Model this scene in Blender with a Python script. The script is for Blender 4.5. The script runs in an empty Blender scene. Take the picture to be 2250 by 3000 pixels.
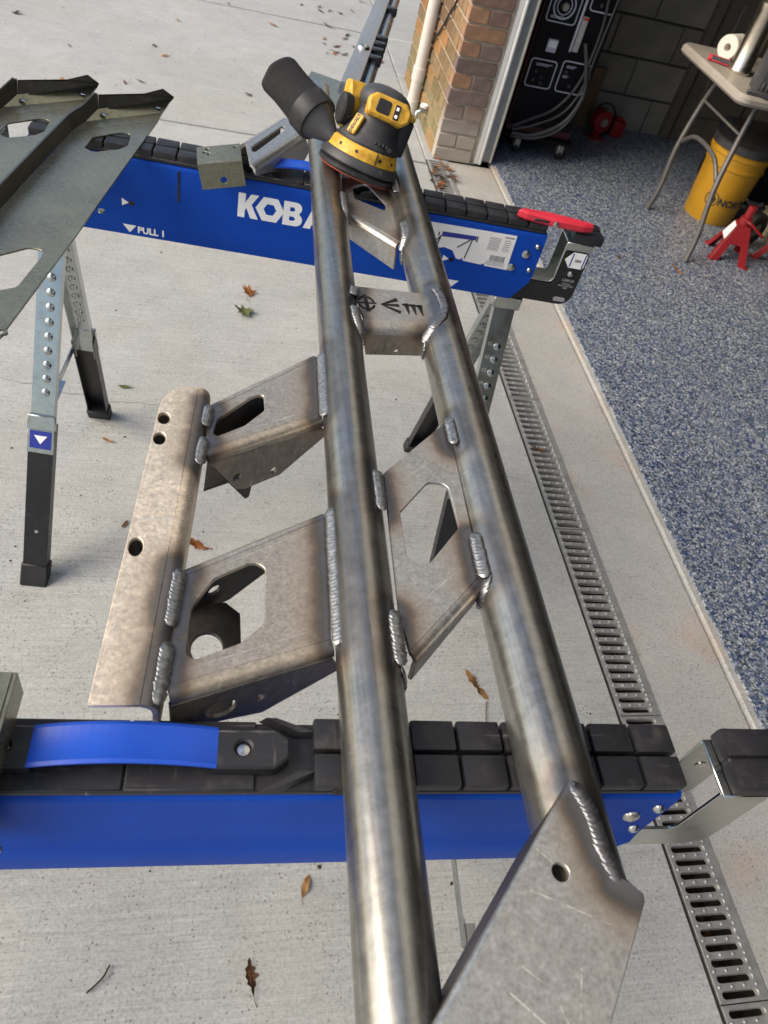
import bpy, bmesh, math, random
from mathutils import Vector, Matrix, noise
from mathutils.geometry import tessellate_polygon

random.seed(7)
R = math.radians
scene = bpy.context.scene
COL = scene.collection

# ------------------------------------------------------------------ camera
cam_d = bpy.data.cameras.new('camera')
cam = bpy.data.objects.new('camera', cam_d); COL.objects.link(cam)
cx = Vector((0.97161, -0.11653, 0.20589))
cy = Vector((-0.04992, 0.74969, 0.65990))
cz = cx.cross(cy)
cam.matrix_world = Matrix(((cx.x, cy.x, cz.x, 0), (cx.y, cy.y, cz.y, 0), (cx.z, cy.z, cz.z, 1.5), (0, 0, 0, 1)))
cam_d.sensor_fit = 'VERTICAL'; cam_d.sensor_height = 24.0; cam_d.lens = 17.52
cam_d.clip_start = 0.02; cam_d.clip_end = 400
cam_d.dof.use_dof = True; cam_d.dof.focus_distance = 0.95; cam_d.dof.aperture_fstop = 8.0
scene.camera = cam
scene.render.resolution_x = 768; scene.render.resolution_y = 1024

# ------------------------------------------------------------------ light
SUN_EL, SUN_AZ = 38.0, 262.0          # azimuth measured clockwise from +Y
world = bpy.data.worlds.new('World'); scene.world = world; world.use_nodes = True
wn = world.node_tree.nodes; wl = world.node_tree.links
sky = wn.new('ShaderNodeTexSky'); sky.sky_type = 'NISHITA'; sky.sun_disc = False
sky.sun_elevation = R(SUN_EL); sky.sun_rotation = R(SUN_AZ)
sky.air_density = 1.0; sky.dust_density = 2.4; sky.ozone_density = 1.0
bg = wn['Background']; bg.inputs[1].default_value = 0.15
wl.new(sky.outputs[0], bg.inputs[0])
sd = bpy.data.lights.new('sun', 'SUN'); sd.energy = 2.6; sd.angle = R(45); sd.color = (1.0, 0.87, 0.70)
sun = bpy.data.objects.new('sun', sd); COL.objects.link(sun)
sv = Vector((math.sin(R(SUN_AZ)) * math.cos(R(SUN_EL)), math.cos(R(SUN_AZ)) * math.cos(R(SUN_EL)), math.sin(R(SUN_EL))))
sun.rotation_euler = sv.to_track_quat('Z', 'Y').to_euler(); sun.location = sv * 20
scene.view_settings.view_transform = 'Standard'; scene.view_settings.look = 'None'
scene.view_settings.exposure = 0.42; scene.view_settings.gamma = 1.0
scene.view_settings.use_curve_mapping = False

# ------------------------------------------------------------------ node helpers
class NT:
    def __init__(s, name):
        s.m = bpy.data.materials.new(name); s.m.use_nodes = True
        s.t = s.m.node_tree; s.n = s.t.nodes; s.l = s.t.links
        s.b = s.n['Principled BSDF']
        s._tc = None
    def node(s, ty, **kw):
        n = s.n.new(ty)
        for k, v in kw.items(): setattr(n, k, v)
        return n
    def set(s, sock, v):
        if hasattr(v, 'is_output') or isinstance(v, bpy.types.NodeSocket): s.l.new(v, sock)
        else: sock.default_value = v
    def obj(s):
        if not s._tc: s._tc = s.node('ShaderNodeTexCoord')
        return s._tc.outputs['Object']
    def pos(s):
        return s.node('ShaderNodeNewGeometry').outputs['Position']
    def map(s, v, sc=(1, 1, 1), loc=(0, 0, 0), rot=(0, 0, 0)):
        n = s.node('ShaderNodeMapping'); s.l.new(v, n.inputs[0])
        n.inputs['Scale'].default_value = sc; n.inputs['Location'].default_value = loc; n.inputs['Rotation'].default_value = rot
        return n.outputs[0]
    def noise(s, v, scale, detail=4, rough=.55, dist=0):
        n = s.node('ShaderNodeTexNoise'); s.l.new(v, n.inputs['Vector'])
        n.inputs['Scale'].default_value = scale; n.inputs['Detail'].default_value = detail
        n.inputs['Roughness'].default_value = rough; n.inputs['Distortion'].default_value = dist
        return n.outputs['Fac']
    def vor(s, v, scale, out='Color', feature='F1'):
        n = s.node('ShaderNodeTexVoronoi', feature=feature); s.l.new(v, n.inputs['Vector'])
        n.inputs['Scale'].default_value = scale
        return n.outputs[out]
    def ramp(s, f, stops, interp='LINEAR'):
        n = s.node('ShaderNodeValToRGB'); n.color_ramp.interpolation = interp
        el = n.color_ramp.elements
        while len(el) < len(stops): el.new(.5)
        for e, (p, c) in zip(el, stops):
            e.position = p; e.color = (c, c, c, 1) if not hasattr(c, '__len__') else (*c, 1)
        s.l.new(f, n.inputs[0]); return n.outputs[0]
    def mix(s, f, a, b, mode='MIX'):
        n = s.node('ShaderNodeMix', data_type='RGBA', blend_type=mode)
        s.set(n.inputs[0], f)
        for k, v in ((6, a), (7, b)):
            if isinstance(v, tuple): v = (*v, 1) if len(v) == 3 else v
            s.set(n.inputs[k], v)
        return n.outputs[2]
    def math(s, op, a, b=0.0, c=0.0, clamp=False):
        n = s.node('ShaderNodeMath', operation=op, use_clamp=clamp)
        s.set(n.inputs[0], a); s.set(n.inputs[1], b); s.set(n.inputs[2], c)
        return n.outputs[0]
    def vm(s, op, a, b=None, sc=None):
        n = s.node('ShaderNodeVectorMath', operation=op)
        s.set(n.inputs[0], a)
        if b is not None: s.set(n.inputs[1], b)
        if sc is not None: s.set(n.inputs['Scale'], sc)
        return n.outputs['Value'] if op in ('LENGTH', 'DOT_PRODUCT', 'DISTANCE') else n.outputs[0]
    def bump(s, h, strength=.2, dist=.001):
        n = s.node('ShaderNodeBump'); n.inputs['Strength'].default_value = strength; n.inputs['Distance'].default_value = dist
        s.l.new(h, n.inputs['Height']); s.l.new(n.outputs[0], s.b.inputs['Normal'])
    def out(s, col=None, rough=None, metal=None, spec=None):
        if col is not None:
            if isinstance(col, tuple): col = (*col, 1)
            s.set(s.b.inputs['Base Color'], col)
        if rough is not None: s.set(s.b.inputs['Roughness'], rough)
        if metal is not None: s.set(s.b.inputs['Metallic'], metal)
        if spec is not None: s.set(s.b.inputs['Specular IOR Level'], spec)
        return s.m

def simple(name, col, rough=.5, metal=0, var=.12, scale=30, bump=0, bscale=400):
    k = NT(name); v = k.obj()
    n = k.noise(v, scale, 4)
    f = k.ramp(n, [(.3, 1 - var), (.7, 1 + var)])
    c = k.mix(1.0, tuple(col), f, 'MULTIPLY')
    r = k.math('ADD', k.math('MULTIPLY', k.noise(v, scale * 2.3, 3), .2), rough - .1)
    if bump: k.bump(k.noise(v, bscale, 2), bump, .0006)
    return k.out(c, r, metal)

# ------------------------------------------------------------------ mesh helpers
def link(name, me, m=None, parent=None, M=None):
    o = bpy.data.objects.new(name, me); COL.objects.link(o)
    if m is not None and me is not None:
        me.materials.clear(); me.materials.append(m)
    if parent is not None: o.parent = parent
    if M is not None: o.matrix_local = M
    return o

def tag(o, label=None, cat=None, group=None, kind=None):
    if label: o['label'] = label
    if cat: o['category'] = cat
    if group: o['group'] = group
    if kind: o['kind'] = kind
    return o

def thing(name, label, cat, loc=(0, 0, 0), rot=(0, 0, 0), group=None):
    o = bpy.data.objects.new(name, None); COL.objects.link(o); o.empty_display_size = .05
    o.location = loc; o.rotation_euler = rot
    return tag(o, label, cat, group)

class MB:
    """mesh builder"""
    def __init__(s): s.v = []; s.f = []; s.sm = []
    def add(s, vs, fs, M=None, smooth=False):
        o = len(s.v)
        for p in vs:
            p = Vector(p); s.v.append(tuple(M @ p) if M is not None else tuple(p))
        for f in fs: s.f.append(tuple(i + o for i in f)); s.sm.append(smooth)
        return s
    def box(s, a, b, bev=0.0, M=None, seg=1):
        x0, y0, z0 = a; x1, y1, z1 = b
        if bev <= 0:
            vs = [(x, y, z) for z in (z0, z1) for y in (y0, y1) for x in (x0, x1)]
            fs = [(0, 2, 3, 1), (4, 5, 7, 6), (0, 1, 5, 4), (2, 6, 7, 3), (0, 4, 6, 2), (1, 3, 7, 5)]
            return s.add(vs, fs, M)
        bm = bmesh.new(); bmesh.ops.create_cube(bm, size=1)
        for v in bm.verts:
            v.co = Vector(((x0 + x1) / 2 + v.co.x * (x1 - x0), (y0 + y1) / 2 + v.co.y * (y1 - y0), (z0 + z1) / 2 + v.co.z * (z1 - z0)))
        bmesh.ops.bevel(bm, geom=bm.edges[:], offset=bev, segments=seg, affect='EDGES', profile=.6)
        bm.verts.index_update()
        s.add([v.co[:] for v in bm.verts], [[v.index for v in f.verts] for f in bm.faces], M, seg > 1)
        bm.free(); return s
    def tube(s, pts, r, seg=14, M=None, cap=True, up=None):
        pts = [Vector(p) for p in pts]; n = len(pts)
        rs = r if hasattr(r, '__len__') else [r] * n
        ring = []; prev = None
        for i, p in enumerate(pts):
            t = (pts[min(i + 1, n - 1)] - pts[max(i - 1, 0)]).normalized()
            if prev is None:
                u = Vector(up) if up else (Vector((0, 0, 1)) if abs(t.z) < .9 else Vector((1, 0, 0)))
            else: u = prev
            u = (u - t * u.dot(t)).normalized(); prev = u; w = t.cross(u)
            for k in range(seg):
                a = 2 * math.pi * k / seg
                ring.append(p + (u * math.cos(a) + w * math.sin(a)) * rs[i])
        fs = []
        for i in range(n - 1):
            for k in range(seg):
                a = i * seg + k; b = i * seg + (k + 1) % seg
                fs.append((a, b, b + seg, a + seg))
        s.add(ring, fs, M, True)
        if cap:
            o = len(s.v) - len(ring)
            s.f.append(tuple(o + k for k in range(seg))[::-1]); s.sm.append(False)
            s.f.append(tuple(o + (n - 1) * seg + k for k in range(seg))); s.sm.append(False)
        return s
    def lathe(s, prof, seg=32, M=None, a0=0, a1=2 * math.pi):
        full = abs(a1 - a0 - 2 * math.pi) < 1e-4
        m = seg if full else seg + 1
        vs = []; fs = []
        for r_, z in prof:
            for k in range(m):
                a = a0 + (a1 - a0) * k / seg
                vs.append((r_ * math.cos(a), r_ * math.sin(a), z))
        for i in range(len(prof) - 1):
            for k in range(seg):
                a = i * m + k; b = i * m + (k + 1) % m
                fs.append((a, b, b + m, a + m))
        return s.add(vs, fs, M, True)
    def sheet(s, outline, holes=(), t=.004, c=.0005, M=None, z1=0.0):
        """flat plate, top surface at z1, thickness t downward, small chamfer c"""
        def ccw(p): return sum(p[i][0] * p[(i + 1) % len(p)][1] - p[(i + 1) % len(p)][0] * p[i][1] for i in range(len(p))) > 0
        def off(p, d):
            q = []; n = len(p)
            for i in range(n):
                a = Vector(p[i - 1]); b = Vector(p[i]); e = Vector(p[(i + 1) % n])
                d1 = (b - a); d2 = (e - b)
                if d1.length < 1e-9 or d2.length < 1e-9: q.append(tuple(b)); continue
                n1 = Vector((-d1.y, d1.x)).normalized(); n2 = Vector((-d2.y, d2.x)).normalized()
                m = n1 + n2
                k = m.length_squared
                m = m * (2.0 / k) if k > .5 else n1
                q.append((b.x + m.x * d, b.y + m.y * d))
            return q
        polys = []
        o = [tuple(p[:2]) for p in outline]
        if not ccw(o): o = o[::-1]
        polys.append(o)
        for h in holes:
            h = [tuple(p[:2]) for p in h]
            if ccw(h): h = h[::-1]
            polys.append(h)
        ins = [off(p, c) for p in polys]
        tri = tessellate_polygon([[Vector((x, y, 0)) for x, y in p] for p in ins])
        flat = [q for p in ins for q in p]; n = len(flat)
        top = [(x, y, z1) for x, y in flat]; bot = [(x, y, z1 - t) for x, y in flat]
        wide = [q for p in polys for q in p]
        wt = [(x, y, z1 - c) for x, y in wide]; wb = [(x, y, z1 - t + c) for x, y in wide]
        fs = []
        for a, b, d in tri:
            A, B, D = flat[a], flat[b], flat[d]
            cr = (B[0] - A[0]) * (D[1] - A[1]) - (B[1] - A[1]) * (D[0] - A[0])
            f = (a, b, d) if cr > 0 else (a, d, b)
            fs.append(f); fs.append((f[0] + n, f[2] + n, f[1] + n))
        k = 0
        for p in polys:
            m = len(p)
            for i in range(m):
                a = k + i; b = k + (i + 1) % m
                fs.append((a + 2 * n, b + 2 * n, b, a))
                fs.append((a + 3 * n, b + 3 * n, b + 2 * n, a + 2 * n))
                fs.append((a + n, b + n, b + 3 * n, a + 3 * n))
            k += m
        return s.add(top + bot + wt + wb, fs, M)
    def sweep(s, prof, p0, p1, M=None, smooth=False, cap=True):
        """closed 2D profile (list of 3D offset fns) between two lists of 3D points"""
        n = len(p0)
        fs = [(i, (i + 1) % n, (i + 1) % n + n, i + n) for i in range(n)]
        s.add(list(p0) + list(p1), fs, M, smooth)
        if cap:
            o = len(s.v) - 2 * n
            s.f.append(tuple(range(o, o + n))[::-1]); s.sm.append(False)
            s.f.append(tuple(range(o + n, o + 2 * n))); s.sm.append(False)
        return s
    def mesh(s, name='part', fix=True):
        me = bpy.data.meshes.new(name); me.from_pydata(s.v, [], s.f); me.update()
        if len(s.sm) == len(me.polygons): me.polygons.foreach_set('use_smooth', s.sm)
        if fix:
            bm = bmesh.new(); bm.from_mesh(me)
            bmesh.ops.recalc_face_normals(bm, faces=bm.faces[:]); bm.to_mesh(me); bm.free()
        me.set_sharp_from_angle(angle=R(38))
        return me
    def build(s, name, m, parent=None, M=None, fix=True):
        return link(name, s.mesh(name, fix), m, parent, M)

def arc(cx_, cy_, r, a0, a1, n=8):
    return [(cx_ + r * math.cos(R(a0 + (a1 - a0) * i / n)), cy_ + r * math.sin(R(a0 + (a1 - a0) * i / n))) for i in range(n + 1)]
def circ(x, y, r, n=20, ry=None):
    return [(x + r * math.cos(2 * math.pi * i / n), y + (ry or r) * math.sin(2 * math.pi * i / n)) for i in range(n)]
def rpoly(pts, r, n=6):
    out = []; m = len(pts)
    for i in range(m):
        a = Vector(pts[i - 1][:2]); b = Vector(pts[i][:2]); c = Vector(pts[(i + 1) % m][:2])
        ri = r[i] if hasattr(r, '__len__') else r
        d1 = (a - b).normalized(); d2 = (c - b).normalized()
        ang = d1.angle(d2)
        if ri <= 0 or ang > 3.1: out.append(tuple(b)); continue
        d = min(ri / math.tan(ang / 2), (a - b).length * .48, (c - b).length * .48)
        rr = d * math.tan(ang / 2)
        cen = b + (d1 + d2).normalized() * (rr / math.sin(ang / 2))
        s0 = b + d1 * d - cen; s1 = b + d2 * d - cen
        a0 = math.atan2(s0.y, s0.x); da = math.atan2(s1.y, s1.x) - a0
        while da > math.pi: da -= 2 * math.pi
        while da < -math.pi: da += 2 * math.pi
        for k in range(n + 1):
            out.append((cen.x + rr * math.cos(a0 + da * k / n), cen.y + rr * math.sin(a0 + da * k / n)))
    return out
def slot(x, y, w, h, n=6):
    r = h / 2
    return arc(x + w / 2 - r, y, r, -90, 90, n) + arc(x - w / 2 + r, y, r, 90, 270, n)
def frameM(o, ex, ey, ez=None):
    ex = Vector(ex).normalized(); ey = Vector(ey); ey = (ey - ex * ey.dot(ex)).normalized(); ez = ex.cross(ey)
    M = Matrix.Identity(4)
    for i in range(3): M[i][0] = ex[i]; M[i][1] = ey[i]; M[i][2] = ez[i]; M[i][3] = o[i]
    return M
def spline(pts, n=8):
    P = [Vector(p) for p in pts]; P = [P[0] * 2 - P[1]] + P + [P[-1] * 2 - P[-2]]; out = []
    for i in range(1, len(P) - 2):
        a, b, c, d = P[i - 1:i + 3]
        for k in range(n):
            t = k / n
            out.append(.5 * ((2 * b) + (c - a) * t + (2 * a - 5 * b + 4 * c - d) * t * t + (3 * b - a - 3 * c + d) * t ** 3))
    out.append(P[-2]); return out

TEXT_JOBS = {}
def text_mesh(txt, size, bold=0.0, align='LEFT', ext=.0002):
    key = (txt, size, bold, align, ext)
    if key in TEXT_JOBS: return TEXT_JOBS[key].copy()
    cu = bpy.data.curves.new('t', 'FONT'); cu.body = txt; cu.size = size; cu.offset = bold; cu.extrude = ext; cu.align_x = align
    cu.resolution_u = 2; cu.space_line = 1.05
    o = bpy.data.objects.new('t', cu); COL.objects.link(o)
    dg = bpy.context.evaluated_depsgraph_get()
    me = bpy.data.meshes.new_from_object(o.evaluated_get(dg))
    bpy.data.objects.remove(o); TEXT_JOBS[key] = me
    return me.copy()
for j in [('PULL 1', .017, .0007, 'LEFT', .0002), ('1,300 LB', .0075, .0002, 'CENTER', .0001), ('(590 KG)\nMAX LOAD PER\nPAIR', .0045, .0001, 'CENTER', .0001),
          ('DEWALT', .024, .0006, 'CENTER', .0003), ('NORTH', .05, .0016, 'LEFT', .0003), ('01', .011, .0001, 'CENTER', .0002),
          ('02', .011, .0001, 'CENTER', .0002), ('03', .011, .0001, 'CENTER', .0002), ('04', .011, .0001, 'CENTER', .0002),
          ('05', .011, .0001, 'CENTER', .0002), ('06', .011, .0001, 'CENTER', .0002), ('07', .011, .0001, 'CENTER', .0002), ('ON', .008, .0002, 'CENTER', .0002),
          ('DEWALT', .008, .0003, 'CENTER', .0002)]:
    text_mesh(*j)

# ------------------------------------------------------------------ materials: ground
def m_concrete(name, tone, broom=True, rust=.0, seed=0, green=0.0):
    k = NT(name); p = k.pos(); v = k.map(p, loc=(seed, seed * .7, 0))
    big = k.noise(v, 1.3, 5, .6); mid = k.noise(v, 9, 5, .65); fine = k.noise(v, 170, 3, .7)
    broomv = k.noise(k.map(p, sc=(5, 210, 1), loc=(seed, 0, 0)), 1.0, 5, .65, .5)
    c = k.ramp(big, [(.3, tuple(x * .90 for x in tone)), (.7, tuple(x * 1.08 for x in tone))])
    c = k.mix(1.0, c, k.ramp(mid, [(.3, .91), (.75, 1.07)]), 'MULTIPLY')
    c = k.mix(1.0, c, k.ramp(fine, [(.28, .70), (.5, 1.0), (.72, 1.15)]), 'MULTIPLY')
    c = k.mix(1.0, c, k.ramp(k.noise(v, 60, 3, .7), [(.3, .92), (.7, 1.07)]), 'MULTIPLY')
    if broom: c = k.mix(k.ramp(k.noise(v, 2.4, 3), [(.3, .45), (.65, 1.0)]), c, k.ramp(broomv, [(.3, .78), (.7, 1.12)]), 'MULTIPLY')
    pits = k.vor(v, 95, 'Distance'); pitm = k.math('MULTIPLY', k.math('LESS_THAN', pits, .20), k.math('GREATER_THAN', k.noise(v, 14, 3), .52))
    c = k.mix(k.math('MULTIPLY', pitm, .55), c, (.10, .09, .075))
    warm = k.ramp(k.noise(k.map(p, loc=(3.1 + seed, 1.7, 0)), 2.2, 4, .6), [(.5, 0.0), (.72, .32)])
    c = k.mix(warm, c, (tone[0] * .98, tone[1] * .90, tone[2] * .77))
    if rust:
        rr = k.ramp(k.noise(k.map(p, loc=(9.3, 4.2, 0)), 5.5, 3, .5), [(.56, 0.0), (.72, rust)])
        c = k.mix(rr, c, (.50, .29, .13))
    if green:
        gg = k.ramp(k.noise(k.map(p, loc=(1.3, 7.2, 0)), 3.0, 4, .6), [(.5, 0.0), (.75, green)])
        c = k.mix(gg, c, (.24, .25, .11))
    h = k.math('ADD', k.math('MULTIPLY', broomv, .8), k.math('ADD', k.math('MULTIPLY', fine, .7), k.math('MULTIPLY', pitm, -.8)))
    k.bump(h, .55, .0022)
    return k.out(c, .82, 0, .3)

def m_epoxy():
    k = NT('epoxy_flake'); p = k.pos()
    wob = k.vm('ADD', p, k.vm('SCALE', k.node('ShaderNodeTexNoise').outputs['Color'], sc=.004))
    a = k.vor(wob, 215, 'Color'); sep = k.node('ShaderNodeSeparateColor'); k.l.new(a, sep.inputs[0])
    b = k.vor(k.map(p, loc=(5, 3, 0)), 130, 'Color'); sep2 = k.node('ShaderNodeSeparateColor'); k.l.new(b, sep2.inputs[0])
    c1 = k.ramp(sep.outputs[0], [(0, (.022, .027, .036)), (.24, (.015, .042, .15)), (.42, (.09, .12, .17)), (.58, (.24, .27, .29)), (.76, (.60, .62, .62)), (.9, (.12, .14, .16))], 'CONSTANT')
    c2 = k.ramp(sep2.outputs[1], [(0, (.03, .035, .045)), (.25, (.02, .055, .17)), (.48, (.16, .185, .21)), (.75, (.38, .40, .41))], 'CONSTANT')
    c = k.mix(1.0, k.mix(.46, c1, c2), (1.02, 1.05, 1.08), 'MULTIPLY')
    k.bump(k.noise(p, 160, 2), .12, .001)
    return k.out(c, .42, 0, .45)

M_DRIVE = m_concrete('driveway_concrete', (.435, .445, .43))
M_APRON = m_concrete('apron_concrete', (.43, .425, .40), False, .22, 4.0)
M_DIRT = simple('dark_dirt', (.035, .028, .022), .95, 0, .5, 40)
M_EPOXY = m_epoxy()
M_CRACK = simple('joint_fill', (.24, .23, .20), .95)

# ------------------------------------------------------------------ materials: masonry & house
def m_brick(name, col, pale=0.0, moss=0.0):
    k = NT(name); v = k.obj(); p = k.pos()
    n = k.noise(v, 22, 5, .7); f = k.noise(v, 160, 3, .7)
    info = k.node('ShaderNodeObjectInfo').outputs['Random']
    c = k.mix(1.0, tuple(col), k.ramp(n, [(.3, .62), (.7, 1.35)]), 'MULTIPLY')
    c = k.mix(1.0, c, k.ramp(info, [(0, .75), (1, 1.25)]), 'MULTIPLY')
    c = k.mix(.7, c, k.ramp(f, [(.3, .7), (.7, 1.25)]), 'MULTIPLY')
    z = k.node('ShaderNodeSeparateXYZ'); k.l.new(p, z.inputs[0])
    zz = k.math('ADD', z.outputs[2], k.math('MULTIPLY', k.noise(v, 12, 4), .12))
    if pale: c = k.mix(k.ramp(zz, [(.20, pale), (.34, pale * .12)]), c, (.46, .42, .36))
    if moss:
        mm = k.math('MULTIPLY', k.ramp(zz, [(.15, moss), (.55, 0.0)]), k.ramp(k.noise(v, 9, 4), [(.4, 0.0), (.6, 1.0)]))
        c = k.mix(mm, c, (.16, .17, .07))
    k.bump(f, .5, .0025)
    return k.out(c, .9, 0, .2)
M_BRICKS = [m_brick('brick_red_brown', (.20, .115, .09), .8), m_brick('brick_purple', (.145, .098, .09), .8), m_brick('brick_orange', (.27, .145, .08), .8)]
M_BRICKS_L = [m_brick('brick_side_tan', (.25, .165, .085), .1, .8), m_brick('brick_side_brown', (.20, .125, .07), .1, .8), m_brick('brick_side_orange', (.32, .16, .06), .1, .6)]
M_MORTAR = simple('mortar', (.42, .37, .29), .95, 0, .2, 60, .4)
M_WHITE = simple('white_trim_paint', (.80, .80, .78), .4, 0, .05, 12)
M_PVC = simple('downspout_paint', (.62, .58, .53), .45, 0, .08, 10)
M_GALVTRACK = simple('galvanized_track', (.36, .385, .40), .42, .85, .15, 25)
def m_block():
    k = NT('grey_block'); v = k.obj()
    info = k.node('ShaderNodeObjectInfo').outputs['Random']
    c = k.mix(1.0, (.23, .21, .175), k.ramp(k.noise(v, 6, 4), [(.3, .8), (.7, 1.2)]), 'MULTIPLY')
    c = k.mix(1.0, c, k.ramp(info, [(0, .85), (1, 1.15)]), 'MULTIPLY')
    k.bump(k.noise(v, 120, 3), .4, .002)
    return k.out(c, .9, 0, .2)
M_BLOCK = m_block()
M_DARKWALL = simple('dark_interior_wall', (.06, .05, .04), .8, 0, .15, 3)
M_PANEL = simple('brown_panel_paint', (.13, .105, .082), .6, 0, .12, 6)

# ------------------------------------------------------------------ materials: metal and plastics
def m_steel(name, base, rough=.36, stretch=(60, 4, 60), welds=None, warmth=.25, scratch=True, metal=.92, blotch=.35, lines=(), tint_s=1.0, bls=150):
    k = NT(name); v = k.obj()
    st = k.noise(k.map(v, sc=stretch), 1.0, 5, .6)
    bl = k.noise(v, bls, 5, .65, .4); fi = k.noise(v, 300, 2, .6)
    c = k.mix(1.0, tuple(base), k.ramp(st, [(.28, .74), (.72, 1.2)]), 'MULTIPLY')
    c = k.mix(1.0, c, k.ramp(k.noise(v, 110, 4, .7), [(.3, .86), (.7, 1.12)]), 'MULTIPLY')
    sp_ = k.ramp(k.noise(v, 420, 2, .5), [(.68, 0.0), (.76, .35)])
    c = k.mix(k.math('MULTIPLY', sp_, k.ramp(k.noise(v, 26, 3), [(.45, 0.0), (.65, 1.0)])), c, (.09, .07, .055))
    c = k.mix(1.0, c, k.ramp(bl, [(.3, 1 - blotch), (.7, 1 + blotch * .6)]), 'MULTIPLY')
    c = k.mix(k.ramp(k.noise(v, 5.5, 4, .6), [(.42, 0.0), (.66, warmth)]), c, (.40, .29, .19))
    ro = k.math('ADD', k.math('MULTIPLY', bl, .18), k.math('ADD', k.math('MULTIPLY', st, .22), rough - .18))
    if scratch:
        for sc, rt, th in (((3, 260, 40), (.3, .2, .7), .70), ((220, 5, 60), (.1, -.3, -.5), .71)):
            sn = k.noise(k.map(v, sc=sc, rot=rt), 1.0, 2, .4)
            msk = k.math('MULTIPLY', k.ramp(sn, [(th, 0.0), (th + .03, 1.0)]), k.ramp(k.noise(v, 20, 2), [(.52, 0.0), (.62, .45)]))
            c = k.mix(msk, c, (.72, .70, .66))
    if lines:
        lm = None
        for a, b, wd_ in lines:
            a = Vector(a); b = Vector(b); ba = b - a
            pa = k.vm('SUBTRACT', k.vm('MULTIPLY', v, (1, 1, 0)), tuple(a))
            tt = k.math('MULTIPLY', k.vm('DOT_PRODUCT', pa, tuple(ba / ba.length_squared)), 1.0, 0, True)
            n = k.node('ShaderNodeVectorMath', operation='SCALE'); n.inputs[0].default_value = tuple(ba); k.l.new(tt, n.inputs['Scale'])
            d = k.math('DIVIDE', k.vm('LENGTH', k.vm('SUBTRACT', pa, n.outputs[0])), wd_)
            lm = d if lm is None else k.math('MINIMUM', lm, d)
        f = k.math('MULTIPLY', k.math('LESS_THAN', lm, 1.0), k.ramp(k.noise(v, 190, 3), [(.38, 0.0), (.55, .8)]))
        c = k.mix(f, c, (.80, .78, .74))
    if welds:
        dmin = None
        for a, b in welds:
            a = Vector(a); b = Vector(b); ba = b - a
            pa = k.vm('SUBTRACT', v, tuple(a))
            tt = k.math('MULTIPLY', k.vm('DOT_PRODUCT', pa, tuple(ba / ba.length_squared)), 1.0, 0, True)
            n = k.node('ShaderNodeVectorMath', operation='SCALE'); n.inputs[0].default_value = tuple(ba); k.l.new(tt, n.inputs['Scale'])
            d = k.vm('LENGTH', k.vm('SUBTRACT', pa, n.outputs[0]))
            dmin = d if dmin is None else k.math('MINIMUM', dmin, d)
        dd = k.math('ADD', dmin, k.math('MULTIPLY', k.math('SUBTRACT', k.noise(v, 40, 3), .5), .014))
        x = k.math('MULTIPLY', dd, 22.0, 0, True)          # 0..40 mm
        tint = k.ramp(x, [(0.0, (.17, .17, .18)), (.18, (.12, .12, .13)), (.30, (.085, .08, .078)), (.42, (.16, .115, .08)), (.58, (.35, .27, .185)), (.9, (.46, .38, .29))])
        fac = k.ramp(x, [(0.0, .95 * tint_s), (.38, .88 * tint_s), (.6, .45 * tint_s), (1.0, 0.0)])
        c = k.mix(fac, c, tint)
        ro = k.math('ADD', ro, k.math('MULTIPLY', fac, .04))
    k.bump(k.math('ADD', k.math('MULTIPLY', st, .6), k.math('MULTIPLY', fi, .35)), .10, .0006)
    return k.out(c, ro, metal)

M_WELD = simple('weld_bead', (.29, .295, .29), .40, .9, .4, 220, .4, 700)
M_SOOT = simple('weld_soot', (.035, .035, .045), .4, .8, .4, 120, .2, 500)
M_EDGE = m_steel('etched_dark', (.03, .03, .03), .6, scratch=False)
M_OLIVE = m_steel('mill_plate', (.225, .225, .165), .27, (8, 8, 8), None, .04, False, .62, .16)
def m_zinc(name='zinc_plate', tone=(.46, .485, .475), rough=.20):
    k = NT(name); v = k.obj()
    n = k.noise(v, 16, 5, .6, 1.2)
    c = k.ramp(n, [(.28, tuple(x * .72 for x in tone)), (.5, tone), (.72, (tone[0] * 1.14, tone[1] * 1.15, tone[2] * 1.1))])
    c = k.mix(k.ramp(k.noise(v, 6, 3), [(.5, 0.0), (.75, .3)]), c, (.36, .44, .42))
    k.bump(k.noise(v, 260, 2), .06, .0005)
    return k.out(c, k.math('ADD', k.math('MULTIPLY', n, .25), rough - .1), 1.0)
M_ZINC = m_zinc()
M_GRATE = simple('galvanized_grate', (.46, .46, .44), .42, .55, .2, 40)
def m_blue():
    k = NT('blue_powder_coat'); v = k.obj()
    c = k.mix(1.0, (.006, .056, .37), k.ramp(k.noise(v, 7, 4), [(.3, .88), (.7, 1.12)]), 'MULTIPLY')
    sc = k.math('MULTIPLY', k.ramp(k.noise(k.map(v, sc=(4, 200, 200), rot=(0, .1, .02)), 1, 2), [(.72, 0.0), (.76, .5)]), k.ramp(k.noise(v, 11, 2), [(.5, 0.0), (.62, 1.0)]))
    c = k.mix(sc, c, (.10, .20, .55))
    k.bump(k.noise(v, 900, 2), .16, .0005)
    return k.out(c, .42, 0, .13)
M_BLUE = m_blue()
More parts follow.
